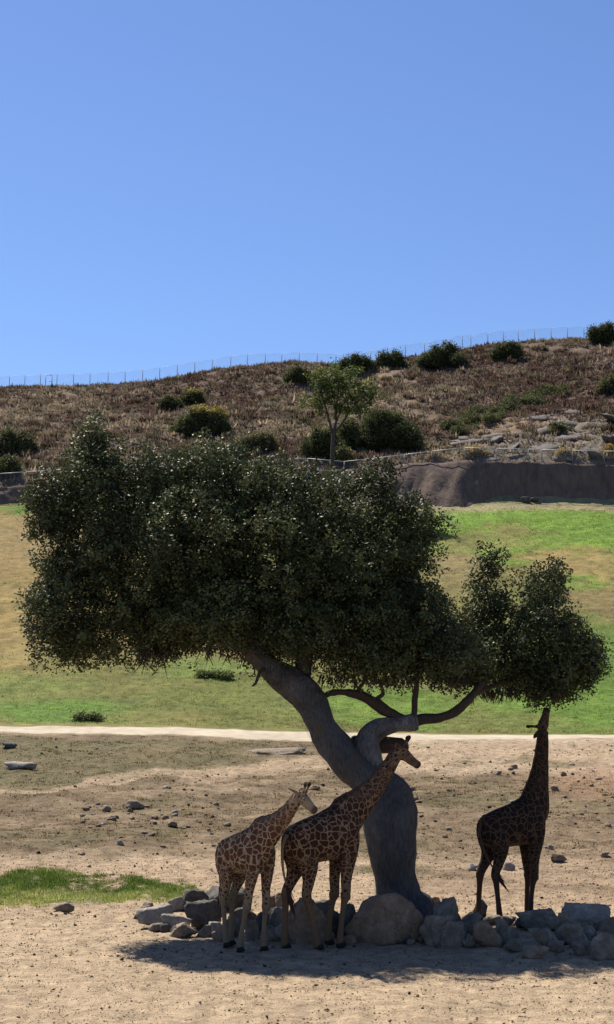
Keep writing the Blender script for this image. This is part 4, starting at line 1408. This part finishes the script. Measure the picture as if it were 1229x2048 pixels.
def ground_cover():
    rs = np.random.RandomState(31)
    # hill brush: low dry domes, dark red brown in some places and straw in others
    n = 30000
    Y = 192 + 84*rs.rand(n)**.9; x = rs.uniform(-.235, .235, n)*Y
    z = smooth_terrain(x, Y); px, py = project(x, Y, z)
    dens = fbm(x*.12, Y*.15, 20.) + .5*fbm(x*.5, Y*.5, 21.)
    oc = soft(px, py, 1120, 885, 190, 55, .3)*sstep(800, 930, px)
    keep = (dens > -.75) & (rs.rand(n) > oc*.70)
    x, Y, px, py = x[keep], Y[keep], px[keep], py[keep]
    n = len(x)
    size = rs.uniform(.22, .62, n)*(1 + .9*(rs.rand(n) < .10))
    h1 = fbm(x*0.045, Y*0.06, 11.0); h2 = fbm(x*0.2, Y*0.25, 12.0)
    hue = h1*1.1 + .7*h2 + .28*rs.normal(size=n) + .5*soft(px, py, 1010, 780, 230, 45, .5) - .5*soft(px, py, 760, 790, 170, 40, .5)
    pal = np.array([(.076, .049, .049), (.118, .090, .087), (.155, .119, .107), (.195, .155, .130), (.122, .112, .092), (.085, .085, .066)])  # blue raised slightly: distant haze put into the brush colours
    k = np.where(hue < -.45, 3, np.where(hue < -.08, 2, np.where(hue < .3, 1, 0)))
    k = np.where(rs.rand(n) < .12, 4 + (rs.rand(n) < .5), k)
    tufts('dry_brush', x, Y, size, pal[k]*rs.uniform(.95, 1.35, (n, 1)), 15, rs, M['brush'], 1.05, .22, .8)
    # taller dry shrubs among it
    n = 620
    Y = 195 + 78*rs.rand(n); x = rs.uniform(-.235, .235, n)*Y
    pal2 = np.array([(.075, .05, .042), (.10, .078, .06), (.13, .105, .08), (.085, .08, .055)])
    tufts('dry_shrubs', x, Y, rs.uniform(.6, 1.25, n), pal2[rs.randint(0, 4, n)]*rs.uniform(.7, 1.2, (n, 1)), 90, rs, M['brush'], 1.0, .09, .7)
    # wet grass at the left
    n = 16000
    pxs, pys = rs.uniform(-20, 412, n), rs.uniform(1738, 1824, n)
    wig = 7*fbm(pxs*.03, pys*.03, 3.)
    top = np.interp(pxs, [-20, 40, 90, 180, 205, 330, 375, 392], [1760, 1757, 1748, 1757, 1768, 1762, 1766, 1782])
    bot = np.interp(pxs, [-20, 60, 120, 200, 300, 340, 392], [1812, 1811, 1806, 1802, 1800, 1806, 1788])
    edge = np.minimum(pys - top - wig, bot + .6*wig - pys)          # tufts thin out over the edge
    m = (rs.rand(n) < sstep(-9, 5, edge)**2) & (fbm(pxs*.06, pys*.16, 9.) > -.45)
    pxs, pys = pxs[m], pys[m]
    # the spot on the flat ground along each sight line
    dyv = 1024 - pys
    kk = -CAM_H/(FPX*SP + dyv*CP)
    x, Y = (pxs-614.5)*kk, (FPX*CP - dyv*SP)*kk
    n = len(x)
    mix = np.clip(sstep(1776, 1800, pys) + .45*fbm(pxs*.04, pys*.12, 5.), 0, 1)
    cols = np.stack([.075 + .20*mix, .115 + .18*mix, .028 + .085*mix], 1)*rs.uniform(.6, 1.45, (n, 1))
    tufts('wet_grass', x, Y, rs.uniform(.045, .125, n)*(1 + .6*fbm(pxs*.05, pys*.1, 6.)), cols, 13, rs, M['grass'], 1.5, .08, .9)
    # thin weeds and dry clods on the dirt, of the colour of the place they grow in
    n = 26000
    Y = np.exp(rs.uniform(math.log(44), math.log(87), n)); x = rs.uniform(-.23, .23, n)*Y
    z = smooth_terrain(x, Y)
    c = ground_colours(x, Y, z)
    lum = c.sum(1)
    m = (rs.rand(n) < np.clip(1.25 - lum*2.6, .06, 1)) & (fbm(x*1.1, Y*.8, 33.) > -.3)
    x, Y, c = x[m], Y[m], c[m]; n = len(x)
    c0 = ground_colours(x, Y, smooth_terrain(x, Y))
    c = c0*rs.uniform(.45, 1.35, (n, 1))*np.where(rs.rand(n)[:, None] < .4, np.array([[.85, 1.0, .75]]), np.array([[1., 1., 1.]]))
    tufts('sparse_weeds', x, Y, rs.uniform(.03, .10, n)*Y/55, c, 7, rs, M['grass'], 2.0, .2, 1.0)
    # grass of the lawn
    n = 34000
    Y = np.exp(rs.uniform(math.log(95), math.log(188), n)); x = rs.uniform(-.225, .225, n)*Y
    z = smooth_terrain(x, Y)
    c = ground_colours(x, Y, z)
    keep = (c[:, 1] > c[:, 0]*.9) | (rs.rand(n) < .35)
    x, Y, c = x[keep], Y[keep], c[keep]; n = len(x)
    tufts('lawn_grass', x, Y, rs.uniform(.08, .2, n)*Y/120, c*rs.uniform(.65, 1.3, (n, 1)), 6, rs, M['grass'], 1.5, .12, .9)


ground_cover()


# ------------------------------------------------------------------ giraffes
def catmull(P, steps):
    out = []
    n = len(P)
    for i in range(n-1):
        p0, p1, p2, p3 = P[max(i-1, 0)], P[i], P[i+1], P[min(i+2, n-1)]
        for k in range(steps):
            t = k/steps
            out.append(0.5*((2*p1) + (p2-p0)*t + (2*p0-5*p1+4*p2-p3)*t*t + (3*p1-3*p2+p3-p0)*t**3))
    out.append(P[-1])
    return out


def loft(mb, rows, seg=20, steps=4):
    """rows: (point, side radius, in-plane radius), smoothed between"""
    A = [np.array([*r[0], r[1], r[2]], float) for r in rows]
    Q = catmull(A, steps)
    mb.tube([Vector(q[:3]) for q in Q], [(max(q[3], .006), max(q[4], .006)) for q in Q], seg)


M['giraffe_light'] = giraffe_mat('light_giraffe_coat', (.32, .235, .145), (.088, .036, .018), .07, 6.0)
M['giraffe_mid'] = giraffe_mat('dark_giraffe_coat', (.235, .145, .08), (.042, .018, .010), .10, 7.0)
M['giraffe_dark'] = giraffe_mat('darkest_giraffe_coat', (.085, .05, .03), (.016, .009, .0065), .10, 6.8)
M['hair'] = simple_mat('dark_hair', (.035, .018, .012), .8, .2, 30)
M['mane'] = simple_mat('brown_mane', (.075, .035, .02), .8, .2, 30)
M['hoof'] = simple_mat('dark_hoof', (.022, .018, .015), .8, .1, 10)
M['eye'] = simple_mat('dark_eye', (.01, .008, .006), .1, .6, 10, 0.0)


def build_giraffe(label, px, D, yaw, sc, mat, poll, head_dir, head_up, feet, tail, neck_bow=0.0, ear_back=0.5, bodyw=1.0, face=.85, headdark=.3):
    """feet: front left, front right, hind left, hind right (x, y) on the ground in the animal's own frame"""
    x0 = at(px, 1890, D).x
    loc = Vector((x0, D, ground_z(x0, D)))
    root = empty('giraffe', loc, yaw, sc)
    tag(root, label, 'giraffe', 'giraffes in the shade of the oak')
    inv = Matrix.Translation(loc) @ Matrix.Rotation(yaw, 4, 'Z') @ Matrix.Scale(sc, 4)
    inv = inv.inverted()
    pl = inv @ Vector(poll)
    h = (inv.to_3x3() @ Vector(head_dir)).normalized()
    u = (inv.to_3x3() @ Vector(head_up))
    u = (u - h*u.dot(h)).normalized()
    w = h.cross(u).normalized()
    mb = MB()
    W = bodyw
    # trunk
    loft(mb, [((-.93, 0, 2.05), .06, .10), ((-.88, 0, 2.04), .17*W, .24), ((-.74, 0, 2.05), .29*W, .37), ((-.52, 0, 2.09), .355*W, .43), ((-.25, 0, 2.13), .385*W, .465), ((.02, 0, 2.18), .40*W, .50),
              ((.25, 0, 2.24), .385*W, .54), ((.45, 0, 2.29), .34*W, .565), ((.60, 0, 2.30), .285*W, .52), ((.73, 0, 2.27), .21*W, .39), ((.80, 0, 2.24), .12, .24), ((.83, 0, 2.23), .04, .09)], 22, 4)
    # withers
    loft(mb, [((.12, 0, 2.56), .10, .12), ((.34, 0, 2.74), .115, .15), ((.50, 0, 2.80), .10, .14), ((.60, 0, 2.74), .05, .07)], 14, 4)
    # neck: leaves the chest, bows a little, ends under the skull
    b0, b1 = Vector((.36, 0, 2.34)), Vector((.56, 0, 2.56))
    end = pl - h*.02 - u*.03
    d = end - b1
    bow = Vector((0, 0, 1)).cross(d).cross(d).normalized()*neck_bow
    NP = [b0, b1] + [b1 + d*t + bow*math.sin(math.pi*t) for t in (.18, .38, .60, .82)] + [end]
    NR = [(.25, .47), (.23, .44), (.195, .355), (.16, .265), (.132, .205), (.113, .165), (.10, .138)]
    rows = [(p, r[0], r[1]) for p, r in zip(NP, NR)]
    loft(mb, rows, 20, 4)
    # skull to lips
    for_head = [(-.07, .07, .07, -.02), (0, .11, .10, -.01), (.10, .128, .105, 0), (.20, .118, .095, -.012), (.28, .112, .082, -.028), (.36, .099, .070, -.038), (.43, .092, .068, -.044), (.49, .092, .072, -.048), (.535, .070, .058, -.052), (.555, .02, .02, -.054)]
    rows = [(pl + h*t + u*o, b, a) for t, a, b, o in for_head]
    loft(mb, rows, 18, 3)
    # cheek and brow
    mb.tube([pl + h*.02 - u*.06, pl + h*.14 - u*.085, pl + h*.27 - u*.075], [(.06, .05), (.07, .06), (.045, .035)], 12)
    for s in (-1, 1):
        mb.tube([pl + h*.12 + u*.05 + w*s*.07, pl + h*.19 + u*.05 + w*s*.08, pl + h*.25 + u*.03 + w*s*.065], [.03, .042, .025], 10)
        # ossicones
        o0 = pl + h*.075 + u*.07 + w*s*.045
        od = (u*1.0 - h*.18 + w*s*.14).normalized()
        loft(mb, [(o0, .050, .050), (o0 + od*.10, .036, .036), (o0 + od*.20, .030, .030), (o0 + od*.27, .043, .043), (o0 + od*.315, .034, .034), (o0 + od*.33, .008, .008)], 12, 3)
        # ears
        e0 = pl + u*.055 + w*s*.075 - h*.015
        ed = (w*s*1.0 - h*ear_back + u*.10).normalized()
        loft(mb, [(e0, .030, .030), (e0 + ed*.06, .045, .03), (e0 + ed*.14, .075, .026), (e0 + ed*.22, .058, .022), (e0 + ed*.28, .016, .014)], 12, 3)
    # legs
    for i, (fx, fy) in enumerate(feet):
        s = 1 if i % 2 == 0 else -1
        if i < 2:
            dx, dy = fx - .46, fy - s*.20
            kb = .035
            rows = [((.44, s*.17, 2.52), .08, .16), ((.47, s*.21, 2.28), .125, .26), ((.48, s*.22, 2.02), .12, .235), ((.47 + dx*.03, s*.215, 1.80), .115, .19), ((.465 + dx*.10, s*.21 + dy*.1, 1.60), .095, .145),
                    ((.465 + dx*.28, s*.205 + dy*.28, 1.34), .078, .105), ((.47 + dx*.46 + kb, s*.20 + dy*.46, 1.09), .074, .086), ((.47 + dx*.54 + kb, s*.20 + dy*.54, .97), .082, .094), ((.465 + dx*.62 + kb*.6, s*.20 + dy*.62, .84), .056, .060),
                    ((.46 + dx*.78, s*.20 + dy*.78, .52), .047, .050), ((.46 + dx*.93, s*.20 + dy*.93, .22), .055, .060), ((.465 + dx, s*.20 + dy, .11), .058, .066), ((.49 + dx, s*.20 + dy, .045), .066, .078)]
        else:
            dx, dy = fx + .62, fy - s*.19
            rows = [((-.62, s*.12, 2.40), .10, .14), ((-.64, s*.17, 2.20), .15, .27), ((-.60, s*.20, 1.95), .155, .285), ((-.55 + dx*.05, s*.205, 1.72), .135, .245), ((-.55 + dx*.15, s*.20 + dy*.1, 1.52), .105, .175),
                    ((-.61 + dx*.30, s*.195 + dy*.3, 1.32), .080, .115), ((-.69 + dx*.42, s*.19 + dy*.42, 1.14), .068, .092), ((-.705 + dx*.48, s*.19 + dy*.48, 1.04), .066, .088), ((-.69 + dx*.56, s*.19 + dy*.56, .90), .054, .064),
                    ((-.66 + dx*.75, s*.19 + dy*.75, .55), .047, .052), ((-.635 + dx*.93, s*.19 + dy*.93, .23), .054, .060), ((-.625 + dx, s*.19 + dy, .11), .056, .066), ((-.60 + dx, s*.19 + dy, .045), .064, .078)]
        rows = [(p, a*lk, b*lk) for (p, a, b), lk in zip(rows, [1, 1, 1.02, 1.06, 1.12, 1.18, 1.22, 1.22, 1.16, 1.14, 1.20, 1.2, 1.15])]
        loft(mb, rows, 14, 4)
    me = mb.mesh('giraffe_raw')
    tmp = bpy.data.objects.new('tmp', me); COL.objects.link(tmp)
    md = tmp.modifiers.new('r', 'REMESH'); md.mode = 'VOXEL'; md.voxel_size = .0155
    sm = tmp.modifiers.new('s', 'SMOOTH'); sm.factor = .5; sm.iterations = 5
    dg = bpy.context.evaluated_depsgraph_get(); dg.update()
    body = bpy.data.meshes.new_from_object(tmp.evaluated_get(dg))
    bpy.data.objects.remove(tmp); bpy.data.meshes.remove(me)
    body.name = 'body'; body.materials.clear()
    n = len(body.vertices)
    co = np.zeros(n*3, np.float32); body.vertices.foreach_get('co', co); co = co.reshape(-1, 3).astype(float)
    nm = np.zeros(n*3, np.float32); body.vertices.foreach_get('normal', nm); nm = nm.reshape(-1, 3)
    # muscle and skin folds
    rel = .006*fbm(co[:, 0]*5, co[:, 1]*5, co[:, 2]*5, n=3)
    co = co + nm*rel[:, None]
    body.vertices.foreach_set('co', co.astype(np.float32).ravel())
    body.polygons.foreach_set('use_smooth', np.ones(len(body.polygons), bool)); body.update()
    q = co - np.array(pl)
    t = q @ np.array(h); uu = q @ np.array(u); ww = q @ np.array(w)
    inhead = (t > -.12) & (np.sqrt(uu**2 + ww**2) < .36) & (co[:, 2] > 2.7)
    thr = np.zeros(n)
    z = co[:, 2]
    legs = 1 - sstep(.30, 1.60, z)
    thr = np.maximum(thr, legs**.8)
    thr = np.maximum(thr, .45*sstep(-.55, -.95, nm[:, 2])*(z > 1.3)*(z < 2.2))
    thr = np.maximum(thr, np.where(inhead, np.maximum(.32, sstep(.05, .25, t)*face), 0))
    dark = np.zeros(n)
    dark = np.where(inhead, np.maximum(dark, .80*sstep(.38, .50, t)), dark)
    dark = np.where(inhead, np.maximum(dark, sstep(.23, .28, uu)*.95), dark)                       # ossicone tips
    dark = np.where(inhead, np.maximum(dark, .45*sstep(.03, .10, uu)*sstep(.06, .2, t)), dark)  # darker brow and nose ridge
    dark = np.where(inhead, np.maximum(dark, headdark*(.7 + .6*fbm(co[:, 0]*9, co[:, 1]*9, co[:, 2]*9, n=2))), dark)
    dark = np.where(inhead & (uu < .22), np.maximum(dark, .45*sstep(.16, .2, np.abs(ww))), dark)
    dark = np.where(~inhead, np.maximum(dark, .75*sstep(2.45, 2.75, z)*sstep(.3, .9, nm[:, 2])*(co[:, 0] < .5)*.6), dark)
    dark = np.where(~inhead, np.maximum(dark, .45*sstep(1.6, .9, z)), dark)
    small = np.clip(sstep(1.9, 1.6, z) + .55*sstep(2.7, 3.1, z) + inhead, 0, 1)
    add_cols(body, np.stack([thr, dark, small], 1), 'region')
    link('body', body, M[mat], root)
    # hair of the neck
    mv = MB()
    dors = []
    top = catmull([np.array([*p]) for p in NP], 4); rad = catmull([np.array(r) for r in NR], 4)
    P, Rr = [], []
    for i in range(3, len(top)):
        tt = top[min(i+1, len(top)-1)] - top[i-1]; tt /= np.linalg.norm(tt)
        side = np.array([0, 1., 0]); up = np.cross(tt, side); up /= np.linalg.norm(up)
        if up[2] < 0 and abs(up[2]) > .2: up = -up
        if abs(up[2]) <= .35 and up[0] > 0: up = -up
        P.append(Vector(top[i] + up*(rad[i][1] - .012))); Rr.append((.022, .042 + .008*math.sin(i*2.1)))
    Rr[0] = (.01, .015); Rr[-1] = (.01, .02)
    mv.tube(P, Rr, 8)
    link('mane', mv.mesh('mane'), M['mane'], root)
    for s in (-1, 1):
        bm = bmesh.new(); bmesh.ops.create_icosphere(bm, subdivisions=2, radius=.030)
        em = bpy.data.meshes.new('eye'); bm.to_mesh(em); bm.free()
        eo = link('eye', em, M['eye'], root); eo.location = pl + h*.195 + u*.035 + w*s*.092
    for i, (fx, fy) in enumerate(feet):
        hb = MB().tube([(fx + .02, fy, .095), (fx + .03, fy, .05), (fx + .045, fy, 0)], [(.078, .088), (.088, .104), (.094, .118)], 14)
        link('hoof', hb.mesh('hoof'), M['hoof'], root)
    # tail
    tl = [Vector(p) for p in tail]
    tb = MB(); loft(tb, [(p, r, r) for p, r in zip(tl, np.linspace(.045, .016, len(tl)))], 10, 4)
    to = link('tail', tb.mesh('tail'), M[mat], root)
    add_cols(to.data, np.tile([.6, .15, 1.], (len(to.data.vertices), 1)), 'region')
    tf = MB()
    rnd = random.Random(5)
    e = tl[-1]; dr = (tl[-1] - tl[-2]).normalized()
    loft(tf, [(e - dr*.06, .018, .018), (e + dr*.08, .045, .04), (e + dr*.26, .055, .05), (e + dr*.40, .035, .03), (e + dr*.50, .010, .010)], 10, 3)
    for k in range(26):
        a = e + dr*rnd.uniform(-.02, .3) + Vector((rnd.uniform(-.03, .03), rnd.uniform(-.03, .03), 0))
        b = a + dr*rnd.uniform(.2, .34) + Vector((rnd.uniform(-.06, .06), rnd.uniform(-.06, .06), 0))
        tf.tube([a, a.lerp(b, .5), b], [.010, .009, .002], 4)
    link('tail_tuft', tf.mesh('tail_tuft'), M['hair'], to)
    return root


def build_giraffes():
    # left: turned a quarter towards the camera
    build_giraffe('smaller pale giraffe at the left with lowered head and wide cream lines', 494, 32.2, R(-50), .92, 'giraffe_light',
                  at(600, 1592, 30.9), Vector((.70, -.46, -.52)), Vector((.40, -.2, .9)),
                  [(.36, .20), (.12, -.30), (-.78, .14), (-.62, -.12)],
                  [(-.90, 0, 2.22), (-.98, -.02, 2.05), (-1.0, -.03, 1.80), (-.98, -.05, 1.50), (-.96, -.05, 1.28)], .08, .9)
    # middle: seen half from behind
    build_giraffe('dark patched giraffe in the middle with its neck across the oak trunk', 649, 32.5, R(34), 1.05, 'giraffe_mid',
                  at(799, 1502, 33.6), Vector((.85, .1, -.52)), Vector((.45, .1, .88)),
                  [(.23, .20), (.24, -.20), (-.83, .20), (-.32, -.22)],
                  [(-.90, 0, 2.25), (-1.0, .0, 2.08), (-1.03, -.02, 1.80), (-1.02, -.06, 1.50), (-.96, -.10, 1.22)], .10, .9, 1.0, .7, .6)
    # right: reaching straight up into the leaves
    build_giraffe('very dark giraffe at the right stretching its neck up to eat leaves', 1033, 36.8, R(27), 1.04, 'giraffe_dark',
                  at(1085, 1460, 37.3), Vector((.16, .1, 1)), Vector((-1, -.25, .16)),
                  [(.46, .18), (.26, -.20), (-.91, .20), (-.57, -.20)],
                  [(-.90, 0, 2.25), (-.98, -.02, 2.05), (-.95, -.08, 1.75), (-.86, -.16, 1.45), (-.72, -.22, 1.2)], .06, 1.0, .92, .4, .3)


build_giraffes()
